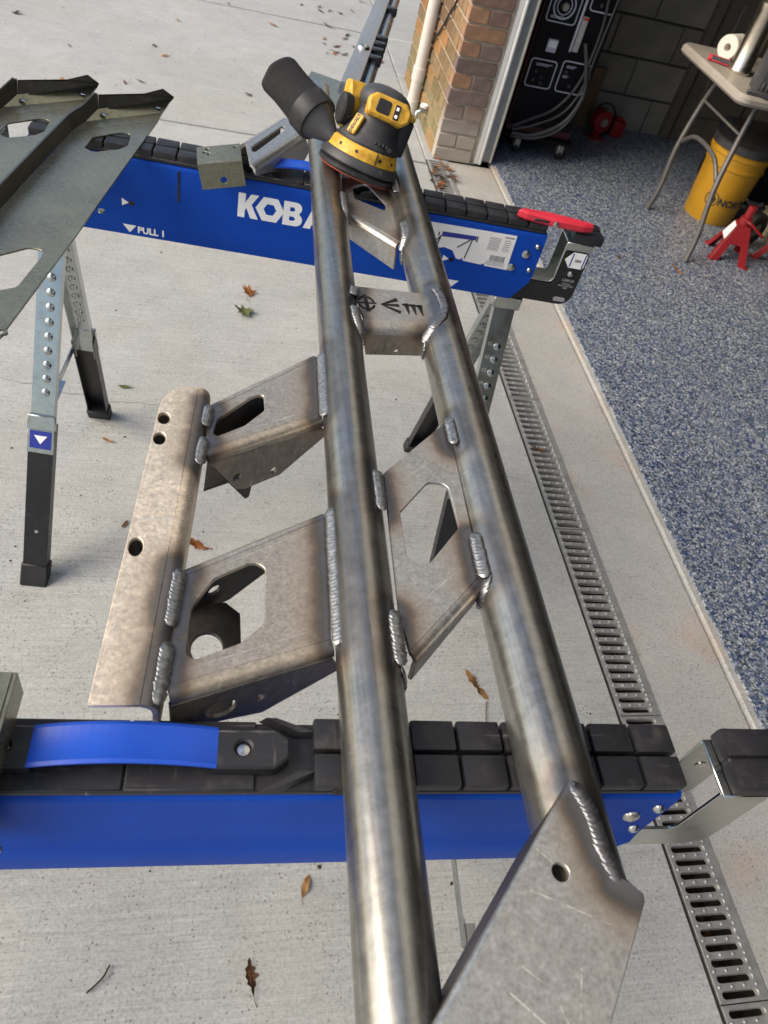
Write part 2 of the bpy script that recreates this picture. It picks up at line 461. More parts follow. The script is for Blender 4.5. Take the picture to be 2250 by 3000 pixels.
def m_black(name, col=(.018, .018, .021), rough=.5, scuff=.5, bs=600):
    k = NT(name); v = k.obj()
    n = k.noise(v, 18, 5, .65)
    c = k.mix(1.0, tuple(col), k.ramp(n, [(.3, .75), (.7, 1.35)]), 'MULTIPLY')
    s1 = k.noise(k.map(v, sc=(20, 260, 60), rot=(.2, .3, .6)), 1, 3, .5)
    s2 = k.noise(k.map(v, sc=(200, 14, 60), rot=(.1, .1, -.4)), 1, 3, .5)
    m = k.math('MULTIPLY', k.math('MAXIMUM', k.ramp(s1, [(.66, 0.0), (.74, 1.0)]), k.ramp(s2, [(.67, 0.0), (.75, 1.0)])), k.ramp(k.noise(v, 9, 3), [(.45, 0.0), (.62, scuff)]))
    c = k.mix(m, c, (.17, .165, .16))
    dust = k.ramp(k.noise(v, 60, 4), [(.55, 0.0), (.8, scuff * .25)])
    c = k.mix(dust, c, (.16, .15, .13))
    k.bump(k.noise(v, bs, 2), .12, .0006)
    return k.out(c, k.math('ADD', k.math('MULTIPLY', n, .2), rough - .1), 0, .45)
M_PAD = m_black('black_pad_plastic', (.017, .017, .020), .5, .85)
M_BLKSTEEL = m_black('black_painted_steel', (.012, .012, .014), .38, .25)
M_BLKPLAST = m_black('dark_grey_plastic', (.045, .046, .05), .5, .6)
M_FOOT = m_black('black_foot_rubber', (.014, .014, .015), .6, .2)
M_SCREW = simple('steel_screw', (.58, .58, .56), .28, 1.0, .15, 200)
M_STICK = simple('white_sticker', (.88, .88, .87), .45, 0, .04, 40)
M_PRINTW = simple('white_print', (.90, .90, .90), .5, 0, .03)
M_PRINTG = simple('grey_print', (.33, .33, .34), .6, 0, .1)
M_PRINTK = simple('black_print', (.03, .03, .035), .6, 0, .1)
M_PRINTB = simple('blue_print', (.02, .035, .30), .5, 0, .05)
M_YEL = simple('yellow_plastic', (.58, .33, .03), .48, 0, .42, 70, .1)
M_FABRIC = simple('dust_bag_fabric', (.012, .012, .014), .92, 0, .2, 60, .5, 1500)
M_RED = simple('red_plastic', (.62, .03, .055), .4, 0, .1, 20)
M_REDPAINT = simple('red_jack_paint', (.24, .010, .014), .38, 0, .15, 12)
M_BUCKET = simple('yellow_bucket_plastic', (.50, .26, .015), .42, 0, .08, 10)
M_TABLE = simple('grey_plastic_tabletop', (.33, .30, .26), .55, 0, .08, 14)
M_TLEG = simple('grey_table_leg', (.11, .105, .10), .42, .3, .1, 20)
M_PAPER = simple('white_paper', (.78, .74, .66), .8, 0, .05, 20)
M_BRUSHED = simple('brushed_flask_steel', (.66, .60, .50), .30, 1.0, .05, 40)
M_CAB = simple('black_cabinet_panel', (.004, .0045, .006), .55, 0, .2, 8); M_CAB.node_tree.nodes['Principled BSDF'].inputs['Specular IOR Level'].default_value = .2
M_MAROON = simple('maroon_cabinet_side', (.05, .006, .008), .45, 0, .2, 8)
M_LINE = simple('panel_outline', (.55, .55, .64), .5, 0, .1)
M_HOSE = simple('grey_hose', (.04, .04, .044), .45, 0, .2, 30)
M_CARD = simple('brown_cardboard', (.16, .10, .055), .85, 0, .15, 10)
M_CLEAR = simple('pale_flow_tube', (.42, .42, .40), .2, 0, .2, 40)
M_CASTER = simple('metal_castor', (.42, .40, .37), .4, .8, .2, 60)

# ------------------------------------------------------------------ setting: ground
def sheet_obj(name, x0, x1, y0, y1, z, m, th=.08, label=None, parent=None, bev=.006):
    mb = MB()
    mb.box((x0, y0, z - th), (x1, y1, z), bev)
    return mb.build(name, m, parent)
base = tag(MB().add([(-80, -80, -.25), (80, -80, -.25), (80, 120, -.25), (-80, 120, -.25)], [(0, 1, 2, 3)]).build('ground', M_DIRT), kind='structure')
drv = tag(MB().add([(-60, -40, -.008), (.984, -40, -.008), (.984, 90, -.008), (-60, 90, -.008)], [(0, 1, 2, 3)]).build('driveway', M_CRACK), kind='structure')
JY = [-6.0, 3.70, 5.57, 8.6, 11.7, 14.8, 30, 60]
JX = [-40, -8, -4.2, .984]
for i in range(len(JY) - 1):
    for j in range(len(JX) - 1):
        sheet_obj('slab', JX[j] + (.004 if j else 0), JX[j + 1] - (.004 if j < 2 else 0), JY[i] + .004, JY[i + 1] - .004, 0, M_DRIVE, .012, parent=drv, bev=.005)
apron = tag(sheet_obj('apron', 1.097, 1.335, -4.0, 3.83, 0, M_APRON, .1), kind='structure')
lip = tag(MB().box((1.338, -4, -.05), (1.372, 3.86, .009), .004).build('slab_lip', M_APRON), kind='structure')
ed = [(1.360 + noise.noise(Vector((y_ * 37, 1, 0))) * .007 + noise.noise(Vector((y_ * 9, 4, 0))) * .006, y_) for y_ in [-4 + i_ * .012 for i_ in range(648)]]
gfl = tag(MB().sheet(ed + [(8, 3.77), (8, 4.70), (1.33, 4.70), (1.33, 3.87), (1.36, 3.80)][1:] if 0 else ed + [(1.34, 3.80), (1.34, 4.70), (8, 4.70), (8, -4)], (), .06, .001, None, .0145).build('garage_floor', M_EPOXY), kind='structure')
sheet_obj('slab', .986, 1.34, 3.755, 4.90, 0, M_DRIVE, .012, parent=drv)
for a_, b_ in ((4.904, 5.566), (5.574, 8.596), (8.604, 14)): sheet_obj('slab', .988, 6, a_, b_, 0, M_DRIVE, .012, parent=drv)
chan = tag(MB().add([(.984, -4, 0), (.992, -4, -.10), (1.089, -4, -.10), (1.097, -4, 0), (.984, 3.75, 0), (.992, 3.75, -.10), (1.089, 3.75, -.10), (1.097, 3.75, 0)],
                [(0, 1, 5, 4), (1, 2, 6, 5), (2, 3, 7, 6)]).build('drain_channel', M_DIRT), kind='structure')
# hairline crack crossing the driveway
def crack(pts, w):
    mb = MB(); vs = []; P = spline([(x, y, 0) for x, y in pts], 10)
    for i, p in enumerate(P):
        j = Vector((noise.noise(p * 23) * .012, noise.noise(p * 31 + Vector((5, 5, 5))) * .014, 0)); ww = w * (.5 + abs(noise.noise(p * 9)))
        vs += [tuple(p + j + Vector((0, ww, .0012))), tuple(p + j + Vector((0, -ww, .0012)))]
    mb.add(vs, [(2 * i, 2 * i + 1, 2 * i + 3, 2 * i + 2) for i in range(len(P) - 1)])
    return mb.build('crack', M_CRACK, drv)
crack([(-.85, 1.86), (-.55, 1.78), (-.30, 1.73), (-.12, 1.72), (.08, 1.66), (.2, 1.64)], .0012)
crack([(.62, 1.66), (.78, 1.56), (.98, 1.50)], .0010)

# ------------------------------------------------------------------ drain grate sections
def grate(y0, nslots, label):
    pitch = .0265; L = nslots * pitch + .004
    t = thing('drain_grate', label, 'drain grate', (.985, y0, 0), group='drain grates along the garage door')
    holes = [slot(.0515, .0145 + i * pitch, .079, .0135, 5) for i in range(nslots)]
    MB().sheet([(0.001, .001), (.111, .001), (.111, L - .001), (.001, L - .001)], holes, .003, .0009, z1=.0035).build('plate', M_GRATE, t)
    lips = MB()
    for i in range(nslots):
        o = slot(.0515, .0145 + i * pitch, .0795, .014, 5); q = slot(.0515, .0145 + i * pitch, .0765, .011, 5); n = len(o)
        lips.add([(x, y, .0030) for x, y in o] + [(x, y, -.007) for x, y in q], [(a, (a + 1) % n, (a + 1) % n + n, a + n) for a in range(n)], smooth=True)
    tag(lips.build('slot_lips', M_GRATE, t, fix=False), kind='stuff')
    studs = MB()
    for i in range(nslots + 1):
        for x in (.011, .0385, .066, .0935):
            if i in (0, nslots): continue
            studs.lathe([(.0034, .0033), (.0030, .0050), (.0016, .0060), (.0001, .0063)], 8, Matrix.Translation((x, .0015 + i * pitch, 0)))
    tag(studs.build('studs', M_GRATE, t), kind='stuff')
    MB().add([(0, 0, 0), (.0012, 0, .0035), (.0012, L, .0035), (0, L, 0)], [(0, 1, 2, 3)]).build('edge_flange', M_ZINC, t)
    for xx in (.001, .1085):
        MB().box((xx, .001, -.02), (xx + .0018, L - .001, .0004)).build('side_lip', M_GRATE, t)
    return t
gl = ['steel drain grate section nearest the bottom right corner', 'slotted steel drain grate section crossing behind the near sawhorse end', 'slotted drain grate section beside the middle of the concrete apron',
      'slotted drain grate section behind the far sawhorse leg', 'leaf covered drain grate section nearest the brick pier', 'last short drain grate section at the foot of the brick pier']
ys = [.146 - .587, .146, .733, 1.32, 1.907, 2.494, 3.081]
for i, y in enumerate(ys):
    grate(y, 22 if i < 6 else 25, (gl + ['drain grate section ending at the foot of the brick pier'])[i] if i < 5 else ('drain grate section between the far sawhorse and the brick pier' if i == 5 else 'last drain grate section ending under leaves at the brick pier'))

# ------------------------------------------------------------------ brick pier
pier = thing('brick_pier', 'brown brick corner pier between the downspout and the white door trim', 'wall', (1.023, 3.77, 0))
PX, PY = 1.023, 3.77
MB().box((.006, .006, 0), (.215, 1.07, 2.6)).build('mortar', M_MORTAR, pier)
CH = .0677
def brick_me(l, d):
    mb = MB(); mb.box((0, 0, 0), (l, d, .058), .0025)
    return mb.mesh('brick')
ME = {(l, d, i): None for l in (.194, .0925) for d in (.06,) for i in range(6)}
def brick(l, M, m, idx):
    key = (l, idx)
    if key not in ME or ME[key] is None:
        me = brick_me(l, .06); me.materials.append(m); ME[key] = me
    o = bpy.data.objects.new('brick', ME[key]); COL.objects.link(o); o.parent = pier; o.matrix_local = M
rb = random.Random(3)
for c in range(20):
    z = .003 + c * CH
    j = lambda s=.0012: rb.uniform(-s, s)
    # jamb face (faces the camera)
    segs = [(0.0, .194)] if c % 2 == 0 else [(0.0, .0925), (.102, .0925)]
    for x, l in segs:
        i = rb.choice([0, 0, 1, 1, 2]) if c > 2 else rb.choice([0, 1])
        brick(l, Matrix.Translation((x + j(), -.0015 + j(), z + j())), M_BRICKS[i], i)
    # driveway face
    y = .0655
    first = .0925 if c % 2 else .194
    l = first - .0
    while y < 1.05:
        i = rb.choice([0, 1, 1, 2, 0])
        ll = .0925 if (l < .15 or y > .9 and (1.07 - y) < .2) else .194
        brick(ll, Matrix.Translation((.06 - .0015 + j(), y, z + j())) @ Matrix.Rotation(R(90), 4, 'Z'), M_BRICKS_L[i], 3 + i)
        y += ll + .0095; l = .194
# ------------------------------------------------------------------ door trim, track, downspout
tr = tag(MB().box((1.236, 3.775, .004), (1.262, 3.86, 2.3), .004).box((1.2622, 3.768, .004), (1.280, 3.86, 2.3), .006).build('door_trim', M_WHITE), 'white painted board trim beside the brick pier', 'door trim')
tk = thing('door_track', 'grey galvanized garage door track standing behind the white trim', 'door track', (1.283, 3.80, .015))
MB().box((.0, .0, 0), (.045, .004, 2.2)).build('rail', M_GALVTRACK, tk)
MB().tube([(.050, .0, 0), (.050, .0, 2.2)], .0075, 10).build('rolled_edge', simple('pale_seal', (.62, .58, .48), .5), tk)
for z in (.075, .105): MB().lathe([(.0065, 0), (.006, .003), (.003, .005), (.0001, .005)], 12, frameM((.02, 0, z), (1, 0, 0), (0, 0, 1))).build('bolt', M_GALVTRACK, tk)
ds = thing('downspout', 'pale beige round downspout on the side of the brick pier', 'downspout', (.985, 4.32, 0))
MB().tube([(0, .0, .06), (0, 0, 1.2), (0, -.02, 2.6)], .031, 20).build('pipe', M_PVC, ds)
MB().lathe([(.031, .17), (.0355, .172), (.0355, .235), (.031, .238)], 20).build('coupling', M_PVC, ds)
MB().lathe([(.031, .0), (.034, .0), (.034, .07), (.031, .072)], 20, Matrix.Translation((0, 0, .005))).build('shoe', M_PVC, ds)
sp = thing('water_spigot', 'small bright metal tap low on the brick beside the downspout', 'tap', (1.0, 4.10, .10))
MB().tube([(.03, 0, 0), (-.01, 0, 0), (-.03, 0, -.012), (-.032, 0, -.04)], .011, 10).build('spout', M_ZINC, sp)
MB().lathe([(.0001, .02), (.02, .02), (.022, .026), (.02, .032), (.0001, .032)], 14).build('handle', M_PRINTW, sp)
tag(MB().tube(spline([(1.016, 3.99, .85), (1.014, 4.008, .63), (1.013, 4.06, .578), (1.013, 4.145, .489), (1.013, 4.26, .395), (1.013, 4.39, .31)], 6), .0055, 8).build('cable', M_BLKSTEEL), 'black cable clipped diagonally across the brick behind the downspout', 'cable')

# ------------------------------------------------------------------ garage shell
M_ADDED_STOREY = simple('added_storey_pale', (.50, .50, .49), .8, 0, .08, 3)  # pale colour of the unseen storey, picked to brighten and cool the steel
def S(name, a, b, m): return tag(MB().box(a, b).build(name, m), kind='structure')
S('wall_header', (1.03, -4.2, 2.25), (1.25, 3.77, 6.2), M_ADDED_STOREY)  # header carried up into an added, unseen storey that blocks sky
S('added_storey_wall', (1.03, 3.772, 2.602), (1.25, 4.84, 6.2), M_ADDED_STOREY)  # added upper storey, out of view, dims the near ground
S('wall_near', (1.03, -4.6, 0), (8, -4.2, 3.3), M_MORTAR)
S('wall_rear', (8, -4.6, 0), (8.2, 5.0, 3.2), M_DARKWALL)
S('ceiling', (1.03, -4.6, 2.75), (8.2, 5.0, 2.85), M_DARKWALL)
S('house_roof', (.55, -4.9, 6.2), (9, 5.2, 6.35), M_DARKWALL)  # unseen roof lifted with the added storey; its eave blocks sky
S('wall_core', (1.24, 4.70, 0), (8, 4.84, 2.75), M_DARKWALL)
S('wall_return', (1.285, 3.865, 0), (1.33, 4.70, 2.75), M_DARKWALL)
bw = thing('block_wall', 'dark painted concrete block side wall inside the garage', 'wall', (1.33, 4.66, 0))
bme = MB().box((0, 0, 0), (.392, .05, .19), .004).mesh('block'); bme.materials.append(M_BLOCK)
hme = MB().box((0, 0, 0), (.192, .05, .19), .004).mesh('block'); hme.materials.append(M_BLOCK)
for c in range(8):
    x = 0.0; half = c % 2
    while x < 1.3:
        w = .2 if (half and x == 0) or x + .4 > 1.41 else .4
        o = link('block', hme if w == .2 else bme, None, bw); o.location = (x, rb.uniform(-.002, .002), .003 + c * .2); x += w
MB().box((0, .02, 0), (1.33, .045, 1.62)).build('mortar', M_DARKWALL, bw)
dr = thing('panel_door', 'dark brown panelled side door behind the folding table', 'door', (2.70, 4.62, .016))
MB().box((0, .02, 0), (.95, .06, 2.05)).build('leaf', M_PANEL, dr)
for x0, x1 in ((.10, .42), (.53, .85)):
    for z0, z1 in ((.15, .75), (.9, 1.85)):
        MB().box((x0, .008, z0), (x1, .03, z1), .008).build('panel', M_PANEL, dr)
for x in (-.055, .955): MB().box((x, -.01, 0), (x + .05, .075, 2.1), .004).build('jamb', M_PANEL, dr)

# ------------------------------------------------------------------ welding machine on castors
wd = thing('welding_cabinet', 'tall black wheeled welding machine beside the door track', 'machine', (1.425, 4.0, .0145))
MB().box((0, .004, .10), (.372, .56, 1.15), .006).build('case', M_MAROON, wd)
MB().box((.012, -.004, .14), (.366, .004, 1.14), .003).build('front_panel', M_CAB, wd)
MB().box((-.005, -.03, .080), (.385, .58, .100), .005).build('base', M_CAB, wd)
def outline_bar(name, x0, z0, x1, z1, r=.018, w=.005, y=-.0065):
    o = rpoly([(x0, z0), (x1, z0), (x1, z1), (x0, z1)], r); i = rpoly([(x0 + w, z0 + w), (x1 - w, z0 + w), (x1 - w, z1 - w), (x0 + w, z1 - w)], r * .75)
    MB().sheet(o, [i], .002, .0003, frameM((0, y, 0), (1, 0, 0), (0, 0, 1))).build(name, M_LINE, wd)
outline_bar('panel_outline', .028, .615, .182, .86)
outline_bar('panel_outline', .024, .325, .165, .455)
outline_bar('panel_outline', .190, .325, .345, .470)
outline_bar('panel_outline', .225, .69, .355, .86)
FY = frameM((.103, -.006, .687), (1, 0, 0), (0, 0, 1))
MB().lathe([(.056, 0), (.056, .004), (.050, .004), (.050, 0)], 32, FY).build('dial_ring', M_LINE, wd)
kn = MB().lathe([(.038, 0), (.038, .003), (.034, .003), (.034, 0)], 28, FY).build('dial_scale', M_LINE, wd)
MB().lathe([(.018, 0), (.018, .018), (.015, .022), (.0001, .022)], 20, FY).build('knob', M_CASTER, wd)
MB().box((.078, -.012, .49), (.130, -.004, .547), .003).build('switch', M_LINE, wd)
MB().box((.082, -.016, .512), (.126, -.011, .543), .002).build('switch_rocker', M_STICK, wd)
MB().box((.196, -.012, .508), (.207, -.004, .80), .002).build('flowmeter_strip', M_LINE, wd)
MB().box((.211, -.016, .512), (.240, -.004, .665), .003).build('flowmeter', M_CLEAR, wd)
MB().box((.212, -.0175, .650), (.239, -.0158, .662)).build('red_band', simple('red_band', (.5, .05, .02), .5), wd)
for x, z in ((.06, .36), (.10, .375), (.105, .35), (.065, .40), (.22, .42), (.26, .36), (.25, .76), (.30, .78), (.28, .72)):
    MB().lathe([(.008, 0), (.008, .008), (.006, .010), (.0001, .010)], 12, frameM((x, -.005, z), (1, 0, 0), (0, 0, 1))).build('knob', M_HOSE, wd)
for x, z, w in ((.055, .432, .085), (.215, .445, .05), (.21, .40, .03), (.05, .640, .09), (.25, .835, .06)):
    for r_ in range(2): MB().box((x, -.0062, z - r_ * .007), (x + w * (1 - .2 * r_), -.0048, z - r_ * .007 + .003)).build('lettering', M_LINE, wd)
for x, y in ((.085, .0), (.335, .0), (.085, .5), (.335, .5)):
    MB().lathe([(.0001, -.012), (.024, -.012), (.030, -.009), (.030, .009), (.024, .012), (.0001, .012)], 18, frameM((x, y, .0305), (0, 1, 0), (0, 0, 1))).build('castor_wheel', M_FOOT, wd)
    MB().box((x - .018, y - .026, .030), (x + .018, y + .022, .079), .005).build('castor_fork', M_CASTER, wd)
hs = [[(.02, -.05, .145), (.10, -.07, .20), (.21, -.06, .265), (.29, -.05, .40), (.31, -.04, .62), (.29, -.02, .80)],
      [(.02, -.06, .13), (.12, -.08, .175), (.25, -.07, .25), (.315, -.05, .37), (.33, -.04, .58), (.35, -.02, .82)],
      [(.02, -.065, .115), (.13, -.09, .13), (.27, -.08, .21), (.33, -.06, .34), (.30, -.05, .46), (.262, -.02, .56)],
      [(.02, -.07, .10), (.14, -.1, .12), (.26, -.09, .18), (.325, -.07, .30), (.335, -.04, .44)]]
for h, r_ in zip(hs, (.007, .006, .011, .006)): MB().tube(spline(h, 8), r_, 10).build('hose', M_HOSE, wd)

# ------------------------------------------------------------------ small red things and a cardboard sheet by the block wall
fan = thing('red_reel', 'small red cord reel with dark rim on the floor by the block wall', 'reel', (2.13, 4.42, .0145), (0, 0, R(15)))
MB().lathe([(.09, -.006), (.098, -.004), (.098, .004), (.09, .006), (.09, -.006)], 28, frameM((0, 0, .10), (1, 0, 0), (0, 0, 1))).build('rim', M_BLKSTEEL, fan)
MB().lathe([(.0001, -.05), (.055, -.05), (.06, -.04), (.06, .03), (.02, .04), (.0001, .04)], 24, frameM((0, 0, .10), (1, 0, 0), (0, 0, 1))).build('drum', M_REDPAINT, fan)
MB().lathe([(.0001, .045), (.022, .045), (.024, .04), (.024, .03)], 16, frameM((0, 0, .10), (1, 0, 0), (0, 0, 1))).build('hub', M_CASTER, fan)
MB().box((-.05, -.05, 0), (.05, .05, .012), .003).box((-.012, -.02, .01), (.012, .02, .06), .003).build('stand', M_REDPAINT, fan)
tag(MB().box((2.25, 4.48, .0145), (2.33, 4.56, .105), .006).box((2.27, 4.50, .105), (2.31, 4.54, .12), .004).build('red_can', M_REDPAINT), 'small red can on the floor by the block wall', 'can')
tag(MB().box((1.86, 4.56, .0145), (2.12, 4.585, .34), .002, Matrix.Rotation(0, 4, 'X')).build('cardboard_sheet', M_CARD), 'brown cardboard leaning on the block wall behind the red reel', 'cardboard')

# ------------------------------------------------------------------ folding table
tb = thing('folding_table', 'grey plastic folding table with bent tube legs in the garage', 'table', (2.04, 3.09, .0145))
MB().sheet(rpoly([(0, 0), (1.5, 0), (1.5, .67), (0, .67)], .055, 8), (), .040, .012, z1=.705).build('tabletop', M_TABLE, tb)
MB().sheet(rpoly([(.045, .045), (1.45, .045), (1.45, .625), (.045, .625)], .03, 6), (), .012, .002, z1=.668).build('underside', M_TABLE, tb)
for y0, y1, yb in ((.12, -.04, -.055), (.55, .42, .465)):
    MB().tube(spline([(.20, (.16 if y0 < .3 else .52), .66), (.17, (.12 if y0 < .3 else .53), .50), (.13, (.045 if y0 < .3 else .50), .30), (.125, (-.02 if y0 < .3 else .47), .12), (.11, yb, .0)], 8), .0125, 12).build('leg', M_TLEG, tb)
MB().tube(spline([(.135, .07, .335), (.132, .18, .40), (.132, .38, .40), (.135, .495, .335)], 8), .0105, 10).build('brace', M_TLEG, tb)
MB().tube([(.17, .12, .52), (.17, .53, .52)], .006, 8).build('crossbar', M_CASTER, tb)
# things on the table
fl = thing('steel_flask', 'tall brushed steel flask standing on the folding table', 'flask', (2.185, 3.42, .7195))
MB().lathe([(.0001, 0), (.048, 0), (.050, .004), (.050, .014), (.047, .018), (.047, .235), (.050, .240), (.050, .262), (.044, .268)], 32).build('body', M_BRUSHED, fl)
MB().lathe([(.044, .268), (.036, .272), (.036, .292), (.030, .296), (.030, .288), (.0001, .288)], 28).build('neck', M_BRUSHED, fl)
pr = tag(MB().lathe([(.016, -.055), (.016, .055), (.046, .055), (.050, .050), (.050, -.050), (.046, -.055), (.016, -.055)], 28, Matrix.Translation((2.215, 3.60, .7695)) @ Vector((-.82, -.55, 0)).to_track_quat('Z', 'Y').to_matrix().to_4x4()).build('paper_roll', M_PAPER), 'white paper towel roll lying on the folding table', 'paper roll')
sc = thing('screwdriver', 'red and black handled screwdriver on the folding table', 'screwdriver', (2.07, 3.51, .733), (0, 0, R(-30)))
MB().lathe([(.0001, 0), (.012, 0), (.013, .006), (.0115, .02), (.0125, .05), (.013, .08), (.009, .10), (.0001, .10)], 14, frameM((0, 0, 0), (0, 1, 0), (0, 0, 1)) ).build('handle', M_BLKPLAST, sc)
MB().lathe([(.0001, -.002), (.0122, -.001), (.0132, .006), (.0126, .012)], 14, frameM((0, 0, 0), (0, 1, 0), (0, 0, 1))).build('end_cap', M_RED, sc)
for a in range(3): MB().box((.014, -.003, .0106), (.092, .003, .0138), .001, Matrix.Rotation(R(120 * a), 4, 'X')).build('grip_stripe', M_RED, sc)
MB().tube([(.10, 0, 0), (.20, 0, 0)], .0032, 8).build('shaft', M_CASTER, sc)
tc = thing('tool_case', 'black plastic power tool case at the edge of the folding table', 'case', (2.115, 3.125, .7195), (0, 0, R(-14)))
MB().box((0, 0, 0), (.42, .13, .24), .012, None, 2).build('body', M_BLKPLAST, tc)
for x in range(6): MB().box((.012 + x * .02, -.004, .012), (.022 + x * .02, .006, .05), .002).build('rib', M_BLKPLAST, tc)
MB().box((.03, -.006, .075), (.14, .004, .11), .003).build('badge', M_YEL, tc)
o = link('badge_lettering', text_mesh('DEWALT', .024, .0006, 'CENTER', .0003), M_PRINTK, tc, frameM((.085, -.0066, .084), (1, 0, 0), (0, 0, 1)))
MB().box((-.04, -.02, 0), (.10, .0, .02), .005).build('latch', M_BLKPLAST, tc)
tag(MB().lathe([(.0001, 0), (.016, 0), (.017, .02), (.012, .03), (.0001, .031)], 14, Matrix.Translation((2.2, 3.29, .7195))).build('blue_cap', simple('pale_blue', (.20, .32, .42), .4)), 'small pale blue cap on the folding table by the flask', 'cap')

# ------------------------------------------------------------------ bucket, jack stands and dark things under the table
bk = thing('yellow_bucket', 'yellow plastic bucket with black lid under the folding table', 'bucket', (2.525, 3.60, .0145))
MB().lathe([(.0001, 0), (.125, 0), (.129, .006), (.146, .27), (.152, .275), (.152, .285), (.147, .29), (.149, .325), (.156, .33), (.156, .345), (.150, .350), (.151, .365), (.154, .368), (.150, .37), (.0001, .37)], 40).build('body', M_BUCKET, bk)
MB().lathe([(.155, .355), (.158, .358), (.158, .385), (.150, .392), (.0001, .392)], 40).build('lid', M_BLKPLAST, bk)
def on_bucket(me, a0, z0, rr=.137):
    for v in me.vertices:
        a = R(a0) + v.co.x / rr; z = z0 + v.co.y; r_ = .1295 + .017 * (z - .006) / .264 + .0006 + v.co.z
        v.co = (r_ * math.cos(a), r_ * math.sin(a), z)
    return me
link('lettering', on_bucket(text_mesh('NORTH', .05, .0016, 'LEFT', .0003), 243, .105), M_PRINTK, bk)
lg = MB().sheet(circ(0, 0, .036, 32), [circ(0, 0, .031, 32)], .0006, .0001).sheet(rpoly([(-.018, -.02), (.016, -.018), (.022, .004), (.004, .024), (-.01, .012)], .006), (), .0006, .0001).mesh('emblem')
link('emblem', on_bucket(lg, 228, .125), M_PRINTK, bk)
def jack(loc, rz, label):
    t = thing('jack_stand', label, 'jack stand', loc, (0, 0, R(rz)), 'red jack stands in the garage'); t.scale = (.84, .84, .84)
    b0, b1, H = .105, .035, .21
    for k in range(4):
        Mk = Matrix.Rotation(R(90 * k), 4, 'Z')
        ou = [(-b0, 0), (-b0 + .045, 0), (-.030, .105), (.030, .105), (b0 - .045, 0), (b0, 0), (b1, H), (-b1, H)]
        tilt = math.atan2(b0 - b1, H)
        Mf = Mk @ Matrix.Translation((0, -b0, 0)) @ Matrix.Rotation(R(90) - tilt, 4, 'X')
        MB().sheet(ou, (), .004, .0008, Mf, .002).build('side_panel', M_REDPAINT, t)
    for k in (3,):
        Mf = Matrix.Rotation(R(90 * k), 4, 'Z') @ Matrix.Translation((0, -b0, 0)) @ Matrix.Rotation(R(90) - math.atan2(b0 - b1, H), 4, 'X')
        MB().sheet([(-.052, .112), (.052, .112), (.036, .20), (-.036, .20)], (), .0012, .0002, Mf, .0034).build('warning_sticker', M_STICK, t)
    for k in range(4):
        a = R(45 + 90 * k); MB().box((-.02, -.02, 0), (.02, .02, .006), .002, Matrix.Translation((b0 * .95 * math.sqrt(2) * math.cos(a), b0 * .95 * math.sqrt(2) * math.sin(a), 0)) @ Matrix.Rotation(a, 4, 'Z')).build('foot', M_REDPAINT, t)
    MB().lathe([(.036, .19), (.038, .20), (.034, .235), (.024, .24), (.024, .30), (.0001, .30)], 20).build('column', M_REDPAINT, t)
    MB().sheet(rpoly([(-.05, .31), (-.03, .295), (.03, .295), (.05, .31), (.052, .325), (.025, .312), (-.025, .312), (-.052, .325)], .004), (), .03, .002, frameM((0, .015, 0), (1, 0, 0), (0, 0, 1))).build('saddle', M_BLKSTEEL, t)
    MB().tube(spline([(.0, -.035, .225), (.03, -.05, .22), (.09, -.055, .19), (.12, -.05, .175)], 6), .008, 10).build('ratchet_handle', M_REDPAINT, t)
    return t
jack((2.43, 3.16, .0145), -20, 'red jack stand with white sticker in front of the yellow bucket')
jack((2.70, 3.13, .0145), 12, 'red jack stand cut off by the right edge of the photo')
MB_ = MB
bg_ = thing('black_bag', 'black tool bag slumped on the floor under the folding table', 'bag', (2.98, 3.95, .0145))
MB().box((-.3, -.16, 0), (.45, .2, .34), .05, None, 3).build('body', M_BLKSTEEL, bg_)
MB().tube(spline([(-.15, -.17, .22), (-.1, -.2, .36), (.1, -.2, .37), (.18, -.17, .22)], 6), .012, 8).build('handle', M_BLKPLAST, bg_)
tyre = thing('small_wheel', 'small grey wheel lying behind the red jack stand', 'wheel', (2.62, 3.32, .0145), (0, 0, R(25)))
MB().lathe([(.035, -.02), (.07, -.022), (.082, -.012), (.082, .012), (.07, .022), (.035, .02), (.035, -.02)], 28, frameM((0, 0, .083), (1, 0, 0), (0, 0, 1))).build('tyre', M_FOOT, tyre)
MB().lathe([(.012, -.012), (.036, -.016), (.036, .016), (.012, .012), (.012, -.012)], 20, frameM((0, 0, .083), (1, 0, 0), (0, 0, 1))).build('rim', M_CASTER, tyre)
bxx = thing('beige_crate', 'beige ribbed box on the garage floor behind the jack stands', 'box', (2.74, 3.30, .0145), (0, 0, R(-8)))
MB().box((0, 0, 0), (.30, .22, .20), .01).build('body', simple('beige_plastic', (.26, .22, .16), .6), bxx)
for i in range(7): MB().box((-.004, -.004, .02 + i * .025), (.304, .224, .030 + i * .025), .002).build('rib', bpy.data.materials['beige_plastic'], bxx)

